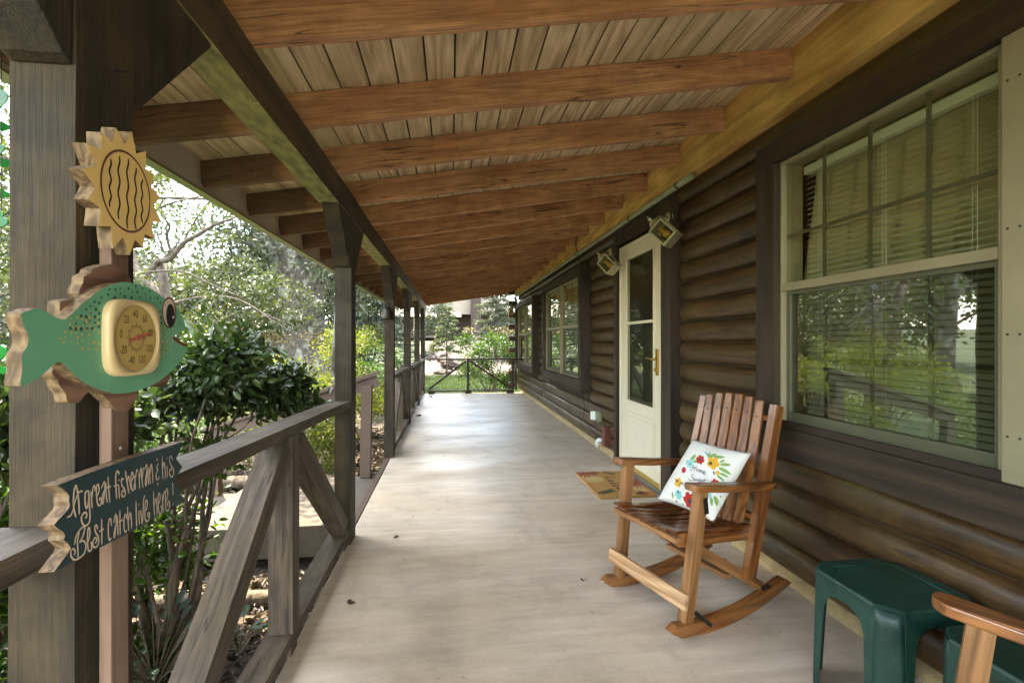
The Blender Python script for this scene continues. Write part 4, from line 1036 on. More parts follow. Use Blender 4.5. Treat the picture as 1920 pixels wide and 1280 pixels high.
# ------------------------------------------------------------------ doormat
dm = thing('doormat', 'tan coir doormat with hello lettering and red and cream mums before the storm door', 'doormat', (1.355, 3.92, 0))
m = MB(); m.box((1.123, 3.565, .001), (1.585, 4.28, .015)); m.build('mat_base', M['coir'], dm, bevel=.004)
fz = lambda x, y: onZ(1060+.10417*x, 860+.10417*y, .0155)
def ell(mb, x, y, z, L, w, ang, k=8):
    n0 = len(mb.v); 
    for i in range(k):
        a = 2*math.pi*i/k; u, v = L*math.cos(a), w*math.sin(a); mb.v.append((x+u*math.cos(ang)-v*math.sin(ang), y+u*math.sin(ang)+v*math.cos(ang), z))
    mb.f.append(tuple(range(n0, n0+k)))
def mum(mb, cx, cy_, r, lim):
    for ring in range(1, 5):
        rr = r*ring/4; n = 5+ring*5
        for i in range(n):
            a = 2*math.pi*i/n+ring; x, y = cx+rr*math.cos(a), cy_+rr*math.sin(a)
            if lim[0]+.008 < x < lim[1]-.008 and lim[2]+.008 < y < lim[3]-.008: ell(mb, x, y, .0154+.00002*(i % 5), r*.17, r*.075, a)
lim = (1.123, 1.585, 3.565, 4.28)
mr, mc, mg, mk = MB(), MB(), MB(), MB()
mum(mr, 1.16, 4.24, .13, lim); mum(mc, 1.20, 4.06, .095, lim); mum(mr, 1.56, 3.88, .12, lim); mum(mc, 1.53, 3.74, .07, lim); mum(mr, 1.50, 3.62, .035, lim); mum(mr, 1.28, 4.26, .05, lim)
def sprig(mb, a, b, n=6, s=.03):
    a, b = Vector(a), Vector(b); d = (b-a); an = math.atan2(d.y, d.x)
    for i in range(n):
        p = a.lerp(b, (i+.5)/n)
        for q in (-1, 1): ell(mb, p.x+math.cos(an+q*1)*s*.6, p.y+math.sin(an+q*1)*s*.6, .0156+.00002*i, s*1.0, s*.34, an+q*.8)
sprig(mg, fz(600, 625)[:2]+(0,) if False else (fz(600, 625).x, fz(600, 625).y, 0), (fz(860, 560).x, fz(860, 560).y, 0)); sprig(mg, (fz(670, 235).x, fz(670, 235).y, 0), (fz(880, 270).x, fz(880, 270).y, 0), 5, .022); sprig(mk, (1.44, 3.60, 0), (1.50, 3.66, 0), 4, .02)
for mb_, nm, mt in ((mr, 'red_flowers', 'm_red'), (mc, 'cream_flowers', 'm_cream'), (mg, 'green_leaves', 'm_green'), (mk, 'dark_sprig', 'm_black')): mb_.build(nm, M[mt], dm)
st = [[(670, 320), (800, 322), (918, 342)], [(800, 330), (740, 345), (735, 355), (770, 362)], [(780, 395), (850, 400), (860, 385), (790, 380), (765, 395), (800, 408)], [(810, 430), (930, 438), (1045, 458), (940, 440), (830, 425), (812, 436), (860, 452)],
      [(870, 480), (960, 488), (1055, 492), (970, 478), (885, 470), (868, 484), (920, 500)], [(925, 520), (985, 545), (1000, 560), (965, 545), (930, 525), (960, 515), (1040, 545), (1010, 550)]]
ribbon(st, .0105, lambda x, y: fz(x, y), (0, 0, 1), .0008).build('hello_lettering', M['m_black'], dm)

# ------------------------------------------------------------------ sign stack on the first post
sg = thing('fish_sign', 'wooden sun and green fish thermometer sign stack on a stake against the left post', 'sign', (-.56, .89, 0))
XS = -.53
def plate(name, pts, thick, fm, em, parent, X=XS, bev=0):
    """a flat sawn board facing +X: face in fm, sawn edges in em"""
    m = MB(); k = len(pts); m.v = [(X, p[1], p[2]) for p in pts]+[(X-thick, p[1], p[2]) for p in pts]
    m.f = [tuple(range(k)), tuple(range(k, 2*k))[::-1]]+[(i, (i+1) % k, k+(i+1) % k, k+i) for i in range(k)]
    o = m.build(name, fm, parent); o.data.materials.append(em)
    for p in o.data.polygons: p.material_index = 0 if abs(p.normal.x) > .9 else 1
    return o
def sm2(pts, k=4, closed=True):
    n = len(pts); r = []
    for i in range(n if closed else n-1):
        a, b, c, d = [Vector(pts[(i+j) % n]) for j in (-1, 0, 1, 2)]
        for q in range(k):
            t = q/k; r.append(.5*((2*b)+(c-a)*t+(2*a-5*b+4*c-d)*t*t+(3*b-a-3*c+d)*t**3))
    return r
# stake
ya, yb = onX(210, 900, -.552).y, onX(243, 900, -.552).y
m = MB(); m.box((-.572, ya, .002), (-.553, yb, 1.38)); m.box((-.5835, ya+.01, 1.25), (-.572, yb-.01, 1.32)); m.box((-.5835, ya+.01, .3), (-.572, yb-.01, .36)); m.build('stake', M['stake'], sg, bevel=.003)
m = MB()
for z in (1.02,): m.lathe([(0, .002), (.003, .0015), (.0035, 0)], (-.5525, (ya+yb)/2, z), 8, (1, 0, 0))
m.build('stake_screw', M['alu'], sg)
# fish
f5 = lambda x, y, X=XS: onX(.43*x, 230+.43*y, X)
fish2 = [(90,1147),(98,1075),(94,1015),(118,975),(123,930),(104,888),(92,835),(122,821),(165,809),(212,832),(270,858),(300,845),(345,800),(390,765),(440,725),(490,705),(540,695),(600,705),(660,725),(710,760),(760,790),(792,840),(808,888),(800,908),(752,935),(772,958),(800,974),(819,978),(800,1022),(760,1072),(700,1122),(640,1155),(570,1176),(500,1180),(440,1166),(400,1150),(350,1122),(300,1078),(265,1045),(240,1050),(200,1085),(160,1118)]
body = plate('fish_body', [f5(v.x, v.y) for v in sm2(fish2, 3)], .018, M['green_paint'], M['cutwood'], sg)
for pts in ([(345,745),(362,700),(366,672),(395,655),(402,640),(440,625),(488,618),(530,640),(575,700),(500,790),(400,800)], [(262,850),(262,790),(272,776),(340,773),(362,830),(300,900)],
            [(228,1082),(236,1105),(250,1120),(262,1150),(285,1180),(296,1216),(340,1222),(372,1185),(402,1150),(380,1080),(270,1045)], [(440,1160),(452,1190),(480,1215),(500,1245),(560,1256),(605,1170),(560,1120)],
            [(650,1130),(690,1150),(720,1140),(745,1100),(700,1080)]):
    plate('fish_fin', [onX(.43*v.x, 230+.43*v.y, XS-.0185) for v in sm2(pts, 3)], .016, M['finwood'], M['cutwood'], body, X=XS-.0185)
m = MB()   # fish eye: ring, white, pupil
def disc(name, cx, cyy, rx, ry, X, mat, parent, k=28, th=.0008, frame=f5):
    c = frame(cx, cyy); a = abs(frame(cx+rx, cyy).y-frame(cx-rx, cyy).y)/2; b = abs(frame(cx, cyy+ry).z-frame(cx, cyy-ry).z)/2
    mm = MB(); mm.prism([(X, c.y+a*math.cos(2*math.pi*i/k), c.z+b*math.sin(2*math.pi*i/k)) for i in range(k)], (th, 0, 0)); return mm.build(name, mat, parent)
disc('eye_ring', 737, 828, 31, 68, XS, M['maroon'], body); disc('eye_white', 735, 828, 25, 60, XS+.0009, M['lettering'], body); disc('eye_pupil', 738, 840, 18, 50, XS+.0018, M['black_line'], body, th=.0008); disc('eye_glint', 748, 848, 3, 5, XS+.0027, M['white'], body)
ribbon([[(752, 935), (772, 952), (800, 966), (818, 970)], [(762, 938), (785, 958), (812, 974)]], .0055, lambda x, y: f5(x, y), (1, 0, 0), .0006).build('fish_mouth', M['maroon'], body)
# painted spots
def inpoly(x, y, P):
    c = False; n = len(P)
    for i in range(n):
        x1, y1 = P[i]; x2, y2 = P[(i+1) % n]
        if (y1 > y) != (y2 > y) and x < (x2-x1)*(y-y1)/(y2-y1)+x1: c = not c
    return c
def spots(name, area, avoid, n, r, mat, dmin):
    mm = MB(); got = []; tr = 0
    xs_ = [p[0] for p in area]; ys_ = [p[1] for p in area]
    while len(got) < n and tr < 9000:
        tr += 1; x, y = rnd.uniform(min(xs_), max(xs_)), rnd.uniform(min(ys_), max(ys_))
        if not inpoly(x, y, area) or inpoly(x, y, avoid) or any((x-a)**2+((y-b)*.9)**2 < dmin**2 for a, b in got): continue
        got.append((x, y)); c = f5(x, y); q = r*rnd.uniform(.7, 1.25)
        n0 = len(mm.v); mm.v += [(XS+.0005, c.y+q*.9*math.cos(k*math.pi/4), c.z+q*math.sin(k*math.pi/4)) for k in range(8)]; mm.f.append(tuple(range(n0, n0+8)))
    mm.build(name, mat, body)
gauge = [(432, 765), (690, 765), (690, 1110), (432, 1110)]
spots('dark_spots', [(330,850),(400,780),(480,722),(560,705),(650,730),(705,775),(705,900),(685,905),(400,900),(300,905)], gauge, 62, .0024, M['teal_dark'], 21)
spots('cream_spots', [(255,950),(310,850),(440,840),(440,1000),(380,1000)], gauge, 34, .0022, M['dotcream'], 19)
spots('cream_spots', [(672,890),(760,890),(745,1000),(690,1030),(672,1030)], gauge, 34, .0020, M['dotcream'], 13)
# thermometer
tc_ = f5(567, 938); ty, tz = tc_.y, tc_.z
th = thing('thermo', None, None); bpy.data.objects.remove(th)
def sup(rx, rz_, p, k=48, X=0): 
    o = []
    for i in range(k):
        a = 2*math.pi*i/k; ca, sa = math.cos(a), math.sin(a); r = (abs(ca)**p+abs(sa)**p)**(-1/p); o.append((X, ty+rx*r*ca, tz+rz_*r*sa))
    return o
m = MB(); prof = [(.0665, .0625, XS), (.0665, .0625, XS+.008), (.0635, .0595, XS+.012), (.0575, .0575, XS+.0125)]
rings = [sup(a, b, 4.5 if i < 3 else 2, X=x) for i, (a, b, x) in enumerate(prof)]+[sup(.055, .055, 2, X=XS+.009)]
for r_ in rings: m.v += r_
k = 48
for i in range(len(rings)-1):
    for j in range(k): m.f.append((k*i+j, k*i+(j+1) % k, k*(i+1)+(j+1) % k, k*(i+1)+j))
m.f.append(tuple(k*(len(rings)-1)+j for j in range(k)))
tm = m.build('thermometer', M['ivory'], sg, True, bevel=0)
m = MB(); m.prism(sup(.0545, .0545, 2, X=XS+.0092), (.0006, 0, 0)); m.build('dial_face', M['dial'], tm)
XT = XS+.0101
def tw(y, z, X=XT): return Matrix.Translation((X, y, z)) @ Matrix(((0, 0, 1, 0), (1, 0, 0, 0), (0, 1, 0, 0), (0, 0, 0, 1)))
for s_, a in (('-40', 250), ('-20', 210), ('0', 172), ('20', 132), ('40', 94), ('60', 55), ('80', 12), ('100', -28), ('120', -68)):
    text_mesh(s_, .0185, tw(ty+.0385*math.cos(R(a)), tz+.0395*math.sin(R(a))), M['dial_ink'], 'dial_number', tm, sx=.72)
m = MB()
for i in range(65):
    a = R(250-320*i/64); r0, r1 = (.0495, .0525); q = .0003
    u = Vector((0, math.cos(a), math.sin(a))); v = Vector((0, -math.sin(a), math.cos(a))); c = Vector((XT, ty, tz)); n0 = len(m.v)
    m.v += [tuple(c+u*r0-v*q), tuple(c+u*r0+v*q), tuple(c+u*r1+v*q), tuple(c+u*r1-v*q)]; m.f.append((n0, n0+1, n0+2, n0+3))
for i in range(36):
    a = R(10*i); r0, r1 = (.0175, .0215) if i % 3 else (.0175, .025); q = .0006
    u = Vector((0, math.cos(a), math.sin(a))); v = Vector((0, -math.sin(a), math.cos(a))); c = Vector((XT, ty, tz)); n0 = len(m.v)
    m.v += [tuple(c+u*r0-v*q), tuple(c+u*r0+v*q), tuple(c+u*r1+v*q), tuple(c+u*r1-v*q)]; m.f.append((n0, n0+1, n0+2, n0+3))
m.build('dial_ticks', M['dial_ink'], tm)
m = MB(); X2 = XT+.0012; aa = R(14); u = Vector((0, math.cos(aa), math.sin(aa))); v = Vector((0, -math.sin(aa), math.cos(aa))); c = Vector((X2, ty, tz))
m.prism([c-u*.020-v*.004, c-u*.012-v*.0022, c+u*.012-v*.003, c+u*.044-v*.0006, c+u*.044+v*.0006, c+u*.012+v*.003, c-u*.012+v*.0022, c-u*.020+v*.004], (.0004, 0, 0)); m.lathe([(0, .002), (.004, .0016), (.0045, 0)], c, 14, (1, 0, 0)); m.build('needle', M['needle'], tm)
# sun
sc_ = f5(546, 302); sy_, sz_ = sc_.y+.004, sc_.z+.001; pts = []
nr = 15
for i in range(nr*2):
    a = 2*math.pi*(i+.3)/(nr*2)+.12; r = (.099+.005*math.sin(i*2.3)) if i % 2 == 0 else .0755
    pts.append((XS, sy_+r*.96*math.cos(a), sz_+r*1.02*math.sin(a)))
sunp = plate('sun_board', pts, .021, M['yellow_paint'], M['cutwood'], sg)
def circ(r, k=48): return [(sy_+r*.96*math.cos(2*math.pi*i/k), sz_+r*1.02*math.sin(2*math.pi*i/k)) for i in range(k+1)]
ribbon([circ(.063)], .0035, lambda a, b: Vector((XS, a, b)), (1, 0, 0), .0006, 1).build('sun_ring', M['maroon'], sunp)
wv = []
for k, (dy, z0, z1) in enumerate(((-.040, .040, -.036), (-.020, .052, -.050), (.001, .056, -.060), (.021, .048, -.056), (.038, .034, -.042))):
    wv.append([(sy_+dy+.0022*math.sin(i*1.15+k*.4), sz_+z0+(z1-z0)*i/16) for i in range(17)])
ribbon(wv, .0036, lambda a, b: Vector((XS, a, b)), (1, 0, 0), .0006, 2).build('wavy_lines', M['black_line'], sunp)
# plaque
g2 = lambda x, y: onX(70+.14583*x, 815+.14583*y, XS)
pl2 = [(250,650),(330,690),(385,740),(410,790),(405,850),(418,900),(400,950),(330,1030),(270,1090),(215,1155),(260,1200),(330,1240),(358,1290),(340,1350),(400,1400),(430,1450),(400,1510),(300,1640),(215,1760),(500,1605),(820,1440),(1185,1255),(1500,1065),(1750,930),(1900,850),(1895,820),(1860,780),(1830,770),(1830,700),(1790,640),(1765,580),(1790,520),(1830,470),(1865,410),(1820,355),(1785,300),(1820,230),(1870,85),(1500,210),(1180,305),(800,440),(500,550)]
pq = plate('plaque', [g2(*p) for p in pl2], .020, M['plaque'], M['cutwood'], sg)
l1 = [[(490,640),(466,720),(458,850),(466,960),(490,1055)], [(490,640),(512,740),(526,860),(534,1020)], [(375,1058),(420,1035),(452,965),(470,880),(500,790),(535,730),(578,722)],
 [(640,715),(612,740),(604,820),(612,900),(626,942),(645,895),(655,800),(650,712),(660,850),(668,1000),(668,1090),(645,1145),(602,1168),(568,1125),(560,1060),(588,1004),(620,1000),(628,1045),(606,1066)],
 [(680,722),(690,840),(700,940)], [(696,800),(706,700),(722,652),(736,680),(733,722)], [(755,792),(786,720),(776,640),(756,655),(752,760),(764,870),(786,908),(812,880),(815,825),(796,810),(792,850)],
 [(815,690),(850,602),(862,640),(852,760),(836,884),(822,850),(835,760),(862,690),(872,620),(878,780),(892,868)], [(900,532),(910,680),(922,870)], [(868,684),(940,658)],
 [(1010,820),(1000,650),(1000,520),(1016,466),(1036,480),(1042,510)], [(970,660),(1030,640)], [(1040,640),(1045,730),(1050,816)], [(1043,570),(1046,590)],
 [(1104,575),(1078,560),(1080,640),(1116,700),(1124,760),(1100,796),(1076,760),(1090,712),(1108,730)], [(1125,458),(1146,600),(1172,750)], [(1150,620),(1164,528),(1184,600),(1194,700)],
 [(1202,600),(1226,540),(1216,478),(1200,520),(1202,640),(1216,712),(1238,690),(1236,622)], [(1244,510),(1248,600),(1256,702)], [(1256,560),(1270,446),(1286,472)],
 [(1298,480),(1304,600),(1308,692)], [(1306,560),(1324,420),(1336,560),(1350,680)], [(1342,560),(1352,440),(1362,420)], [(1370,452),(1398,378),(1402,480),(1392,640),(1380,628),(1386,540),(1408,440),(1416,560),(1424,636)],
 [(1430,412),(1438,520),(1448,628)], [(1442,500),(1460,374),(1476,500),(1480,618)], [(1535,300),(1536,334)], [(1550,362),(1530,420),(1544,452),(1520,510),(1530,572),(1552,566),(1560,530)], [(1543,612),(1543,646)],
 [(1600,270),(1602,420),(1608,570)], [(1605,440),(1624,350),(1638,450),(1640,566)], [(1660,392),(1664,470),(1668,548)], [(1658,290),(1660,308)], [(1732,328),(1716,276),(1692,292),(1702,370),(1740,432),(1746,500),(1716,540),(1690,482),(1708,432),(1724,462)]]
l2 = [[(535,460),(512,560),(515,700),(520,788)], [(470,622),(498,500),(556,412),(600,392),(592,470),(556,560),(532,590)], [(532,590),(590,572),(618,642),(590,740),(530,794),(470,815),(428,770),(425,700),(458,675),(480,708),(466,756)],
 [(640,592),(666,510),(664,412),(645,416),(638,520),(640,640),(656,700),(688,680),(690,602),(676,590)], [(772,420),(752,370),(732,392),(742,460),(776,520),(780,600),(746,650),(708,640),(714,562),(744,530),(756,570),(736,600)],
 [(818,285),(820,450),(822,620)], [(785,452),(850,414)], [(945,380),(936,296),(914,300),(904,380),(906,500),(920,562),(944,530)], [(972,342),(1000,226),(1006,300),(992,480),(978,528),(984,440),(1010,330),(1018,250),(1026,400),(1032,500)],
 [(1053,175),(1055,350),(1058,490)], [(1035,330),(1090,300)], [(1138,290),(1130,236),(1114,244),(1104,320),(1108,420),(1124,460),(1144,430)], [(1155,130),(1160,300),(1170,442)], [(1166,310),(1190,210),(1204,300),(1204,412)],
 [(1263,60),(1266,230),(1272,390)], [(1300,180),(1302,270),(1307,362)], [(1296,100),(1298,114)], [(1318,172),(1334,270),(1340,348),(1352,250),(1356,120),(1364,20),(1380,-10)],
 [(1384,192),(1406,130),(1404,58),(1386,62),(1376,200),(1380,290),(1402,322),(1434,280),(1432,212),(1412,226),(1420,268)], [(1487,-65),(1490,100),(1500,250)], [(1496,120),(1516,22),(1530,130),(1532,240)],
 [(1545,112),(1570,40),(1566,-35),(1548,-20),(1546,120),(1560,215),(1590,200),(1592,132),(1576,130)], [(1600,-30),(1605,90),(1612,210)], [(1606,60),(1624,-58),(1645,-40)],
 [(1640,82),(1670,0),(1668,-88),(1650,-80),(1642,50),(1652,172),(1680,180),(1700,112),(1686,62),(1668,90),(1678,128)], [(1735,-175),(1738,-90),(1740,-15)], [(1743,88),(1744,102)]]
W1 = .0026
mb = ribbon([(s, 1.15) if i in (0, 1, 3, 10, 15) else s for i, s in enumerate(l1)], W1, g2, (1, 0, 0), .0006)
ribbon([[(a, b+789) for a, b in s] for s in l2], W1, g2, (1, 0, 0), .0006, MBo=mb)
mb.build('lettering', M['lettering'], pq)
# rusty nail in the post
m = MB(); c = onX(219, 135, XP); m.tube([c+Vector((-.01, 0, 0)), c+Vector((.03, -.012, -.004))], .0022, 6); m.build('rusty_nail', M['iron'], sg)
# green glass leaves hanging outside the post
hc = thing('hanging_chime', 'strings of green glass leaf discs hanging outside the first post at the left edge', 'wind chime', tuple(onD(3, 100, 1.25)))
ch = MB(); D_ = 1.25
ch.tube([onD(2, 40, D_), onD(3, 300, D_), onD(2, 440, D_)], .0012, 5); ch.tube([onD(-8, 40, D_), onD(-7, 560, D_), onD(-6, 640, D_)], .0012, 5); ch.build('chain', M['iron'], hc)
for px, py, r in ((0, 185, 20), (7, 238, 9), (2, 280, 11), (9, 306, 8), (5, 364, 9), (1, 402, 8), (8, 416, 9), (-2, 660, 17), (9, 694, 7)):
    c = onD(px, py, D_+rnd.uniform(-.02, .02)); rr = r*D_/F; a0 = rnd.random()*6; n0 = rnd.uniform(-.5, .5)
    mm = MB(); ax = Vector((math.cos(n0), math.sin(n0), 0))
    mm.prism([c+ax*(rr*(1+.16*math.cos(3*t))*math.cos(t))+Vector((0, 0, 1))*(rr*(1+.16*math.cos(3*t))*math.sin(t)) for t in [2*math.pi*i/24+a0*0 for i in range(24)]], ax.cross(Vector((0, 0, 1)))*.003)
    mm.build('glass_disc', M['green_glass'], hc)

# ------------------------------------------------------------------ lanterns, outlet, pipe box, cable
def lantern(label, c, mount, axis, s=1.0):
    t = thing('wall_lantern', label, 'lantern', tuple(c), 0, 'wall lanterns along the log wall')
    ax = Vector(axis).normalized(); q = ax.to_track_quat('Z', 'Y'); Rm = q.to_matrix().to_4x4(); c = Vector(c)
    P = lambda x, y, z: c + (q @ Vector((x*s, y*s, z*s)))
    def box(mb, a, b):
        n = len(mb.v); x0, y0, z0 = a; x1, y1, z1 = b
        mb.v += [tuple(P(*v)) for v in ((x0,y0,z0),(x1,y0,z0),(x1,y1,z0),(x0,y1,z0),(x0,y0,z1),(x1,y0,z1),(x1,y1,z1),(x0,y1,z1))]
        mb.f += [tuple(n+i for i in qq) for qq in ((0,3,2,1),(4,5,6,7),(0,1,5,4),(1,2,6,5),(2,3,7,6),(3,0,4,7))]
    w, H = .056, .155
    m = MB()
    for sx in (-1, 1):
        for sy2 in (-1, 1): box(m, (sx*w-.006, sy2*w-.006, 0), (sx*w+.006, sy2*w+.006, H))
    for z in (0, H-.010):
        box(m, (-w-.007, -w-.0075, z), (w+.007, -w+.006, z+.010)); box(m, (-w-.007, w-.006, z), (w+.007, w+.0075, z+.010)); box(m, (-w-.0078, -w+.006, z), (-w+.006, w-.006, z+.0101)); box(m, (w-.006, -w+.006, z), (w+.0078, w-.006, z+.0101))
    box(m, (-w+.006, -w-.003, .009), (w-.006, -w+.002, H-.009)); box(m, (-w-.004, -w-.004, -.004), (w+.004, w+.004, .0005))
    m.build('lantern_frame', M['lantern'], t)
    m = MB(); m.v = []; 
    prof = [(.070, H+.002), (.066, H+.012), (.045, H+.03), (.030, H+.045), (.030, H+.055), (.012, H+.062), (.008, H+.075), (.014, H+.085), (.008, H+.10), (.0, H+.125)]
    for r_, z in prof:
        for k in range(12): a = 2*math.pi*k/12+.26; m.v.append(tuple(P(r_*math.cos(a), r_*math.sin(a), z)))
    for i in range(len(prof)-1):
        for k in range(12): m.f.append((12*i+k, 12*i+(k+1) % 12, 12*(i+1)+(k+1) % 12, 12*(i+1)+k))
    m.f.append(tuple(range(12))); m.build('lantern_cap', M['lantern'], t)
    m = MB()
    for sx in (-1, 1): box(m, (sx*w-.001, -w+.006, .011), (sx*w+.001, w-.006, H-.011)); box(m, (-w+.006, sx*w-.001, .011), (w-.006, sx*w+.001, H-.011))
    m.build('lantern_glass', M['glass'], t)
    m = MB(); pr = [(.0, .035), (.018, .042), (.029, .06), (.028, .078), (.016, .10), (.013, .115), (.013, .135)]
    for r_, z in pr:
        for k in range(14): a = 2*math.pi*k/14; m.v.append(tuple(P(r_*math.cos(a), r_*math.sin(a), z)))
    for i in range(len(pr)-1):
        for k in range(14): m.f.append((14*i+k, 14*i+(k+1) % 14, 14*(i+1)+(k+1) % 14, 14*(i+1)+k))
    m.build('bulb', M['bulb'], t, True)
    mt = Vector(mount); m = MB(); tp = P(0, 0, H+.055)
    m.tube([mt, mt.lerp(tp, .5)+Vector((-.02, 0, .02)), tp], .010*s, 8); m.lathe([(0, -.02), (.035*s, -.018), (.05*s, -.006), (.055*s, 0)], mt, 16, (1, 0, 0)); m.build('wall_bracket', M['lantern'], t, True)
lantern('larger wall lantern tilted over the near top corner of the cream door', onX(1262, 450, 1.53), (1.615, 3.42, 2.12), (-.42, .45, .62), 1.0)
lantern('wall lantern tilted beside the far top corner of the cream door', onX(1152, 506, 1.53), (1.615, 4.78, 2.10), (-.42, .45, .62), 1.0)
lantern('tiny upright wall lantern at the far end of the log wall', (1.46, 11.70, 1.86), (1.60, 11.72, 2.03), (0, 0, 1), .95)
ot = thing('wall_outlet', 'grey outlet box with open cover on the logs left of the door', 'outlet', (1.63, 5.1, .39))
c = onX(1122, 780, 1.625); m = MB(); m.box((c.x-.02, c.y-.04, c.z-.055), (c.x+.03, c.y+.04, c.z+.055)); m.build('outlet_box', M['pipe'], ot, bevel=.006)
m = MB(); m.prism([(c.x-.022, c.y+.04, c.z-.05), (c.x-.022, c.y+.04, c.z+.05), (c.x-.07, c.y+.075, c.z+.045), (c.x-.07, c.y+.075, c.z-.045)], (.002, .004, 0)); m.build('cover_flap', M['white'], ot)
m = MB(); m.tube([(c.x-.02, c.y, c.z-.02), (c.x-.04, c.y+.01, c.z-.08), (c.x-.02, c.y+.03, c.z-.12)], .004, 6); m.build('plug_cord', M['wire'], ot, True)
pb = thing('valve_box', 'rusty red box with white pipe elbow low on the logs beside the door', 'utility box', (1.63, 4.85, .2))
c = onX(1136, 820, 1.62); m = MB(); m.box((c.x-.03, c.y-.045, .10), (c.x+.05, c.y+.045, .31)); m.build('box_body', M['rust'], pb, bevel=.004)
m = MB(); m.tube([(c.x-.02, c.y+.05, .15), (c.x-.05, c.y+.09, .15), (c.x-.06, c.y+.10, .13), (c.x-.06, c.y+.10, .075)], [.022, .022, .025, .025], 12); m.build('pipe_elbow', M['white'], pb, True)
m = MB(); y = 5.62
m.tube([(1.59, y+.15, .60), (1.60, y+.12, .52), (1.615, y+.10, .40), (1.61, y+.12, .28), (1.62, y+.05, .22), (1.625, y-.2, .16), (1.63, y-.45, .12)], .004, 6)
tag(m.build('wall_cable', M['wire'], None, True, origin=(1.6, 5.7, .4)), 'thin dark cable hanging below the middle window and looping on the logs', 'cable')
m = MB(); m.tube([(1.57, 5.9, 2.55), (1.56, 5.95, 2.42), (1.565, 5.9, 2.32), (1.55, 5.72, 2.2), (1.545, 5.62, 2.12)], .005, 6)
tag(m.build('wall_cable', M['wire'], None, True, origin=(1.57, 5.9, 2.5)), 'dark cable dropping from the ledger over the conduit above the middle window', 'cable')
m = MB(); y = 8.2
m.tube([(1.61, y, .58), (1.62, y+.06, .5), (1.60, y+.1, .4), (1.62, y+.05, .33)], .004, 6)
tag(m.build('wall_cable', M['wire'], None, True, origin=(1.6, 8.2, .5)), 'short dark cable hanging on the logs between the two window groups', 'cable')
# fallen leaves on the floor
for i, (px, py, lb) in enumerate(((652, 1132, 'curled brown leaf on the floor nearest the near railing'), (745, 1008, 'pale leaf lying on the floor past the second post'), (789, 779, 'tan leaf on the far floor near the railing'), (805, 744, 'dark leaf scrap at the far end of the floor'), (1095, 1090, 'thin twig on the floor left of the rocking chair'))):
    c = onZ(px, py, .002); s = (.022, .02, .06, .05, .02)[i]
    D_ = np.array([[math.cos(i*2), math.sin(i*2), .05]]*3)+rng.normal(size=(3, 3))*.5; D_[:, 2] = .08
    P_ = np.array([[c.x, c.y, c.z+.002]]*3)+np.array([[0, 0, 0], [.01, .005, .001], [-.008, .01, .001]])
    o = leaves('fallen_leaf', P_, D_, rand_dirs(3, 3), s*1.3, .5 if i < 4 else .12, M['litter'], None, True, fold=.35, origin=tuple(c)); tag(o, lb, 'leaf', 'fallen leaves on the porch floor')

# ------------------------------------------------------------------ vegetation
def shrub(label, x, y, stems, clumps, n, L, fol, asp=.45, detailed=True, spread=.5, name='shrub', stem_r=.014, group=None, second=None, shell=.3):
    z0 = gz(x, y); t = thing(name, label, 'shrub', (x, y, z0), 0, group); mb = MB()
    for i in range(stems):
        a = i*2.4; c = clumps[i % len(clumps)]; b0 = Vector((x+math.cos(a)*.09*rnd.random(), y+math.sin(a)*.09*rnd.random(), z0-.03))
        e = Vector((c[0]+rnd.uniform(-.5, .5)*c[3], c[1]+rnd.uniform(-.5, .5)*c[3], c[2]+rnd.uniform(-.2, .6)*c[3]))
        pts = curve_pts(b0, e, .10, 7); rr = stem_r*rnd.uniform(.6, 1.5); mb.tube(pts, [rr*(1-.7*k/7) for k in range(8)], 6)
        for k in (3, 4, 5, 6):
            p = pts[k]; q = p+Vector((rnd.uniform(-1, 1), rnd.uniform(-1, 1), rnd.uniform(.2, 1.2)))*c[3]*.7
            mb.tube(curve_pts(p, q, .15, 3), [rr*.4, rr*.3, rr*.2, rr*.1], 4)
    mb.build('stems', M['stem'], t, True)
    crown('foliage', clumps, n, L, fol, t, asp, detailed, droop=0, shell=shell)
    if second: crown('foliage', *second[:3], second[3], t, asp, detailed, droop=0, shell=.2)
    return t
def band(xr, yr, zr, n, r): return [(rnd.uniform(*xr), rnd.uniform(*yr), rnd.uniform(*zr), rnd.uniform(*r)) for _ in range(n)]
shrub('big dark glossy evergreen shrub behind the near railing', -1.30, 2.35, 17,
      band((-2.0, -1.05), (1.9, 3.2), (.80, 1.12), 22, (.14, .24))+band((-1.15, -.86), (2.9, 3.35), (.75, 1.02), 5, (.12, .18)), 13500, .048, M['f_dark'], .6, second=(band((-2.1, -1.1), (1.7, 3.0), (-.25, .62), 30, (.12, .26)), 9000, .046, M['f_mid']))
shrub('dark glossy evergreen shrub seen behind the sign post', -1.45, .95, 16,
      band((-2.0, -1.1), (.5, 1.9), (.75, 1.10), 15, (.14, .24)), 7500, .048, M['f_dark'], .6, second=(band((-2.2, -1.2), (.4, 1.8), (-.2, .62), 22, (.12, .24)), 6000, .046, M['f_mid']))
shrub('tall green shrub at the left edge outside the first post', -2.1, 1.0, 8, band((-2.9, -1.9), (.6, 2.0), (.2, 1.3), 12, (.15, .3)), 2200, .06, M['f_mid'], .4)
hedge = 'yellow green shrubs along the garden side'
shrub('lime green shrub behind the brown stair handrail', -2.25, 6.4, 9, [(-2.25+rnd.uniform(-.75, .75), 6.4+rnd.uniform(-.6, .6), rnd.uniform(.05, 1.12), rnd.uniform(.22, .36)) for _ in range(22)], 9000, .042, M['f_lime'], .45, False, group=hedge, second=([(-2.25+rnd.uniform(-.7, .7), 6.3+rnd.uniform(-.4, .4), 1.25, .2) for _ in range(5)], 900, .04, M['f_red']))
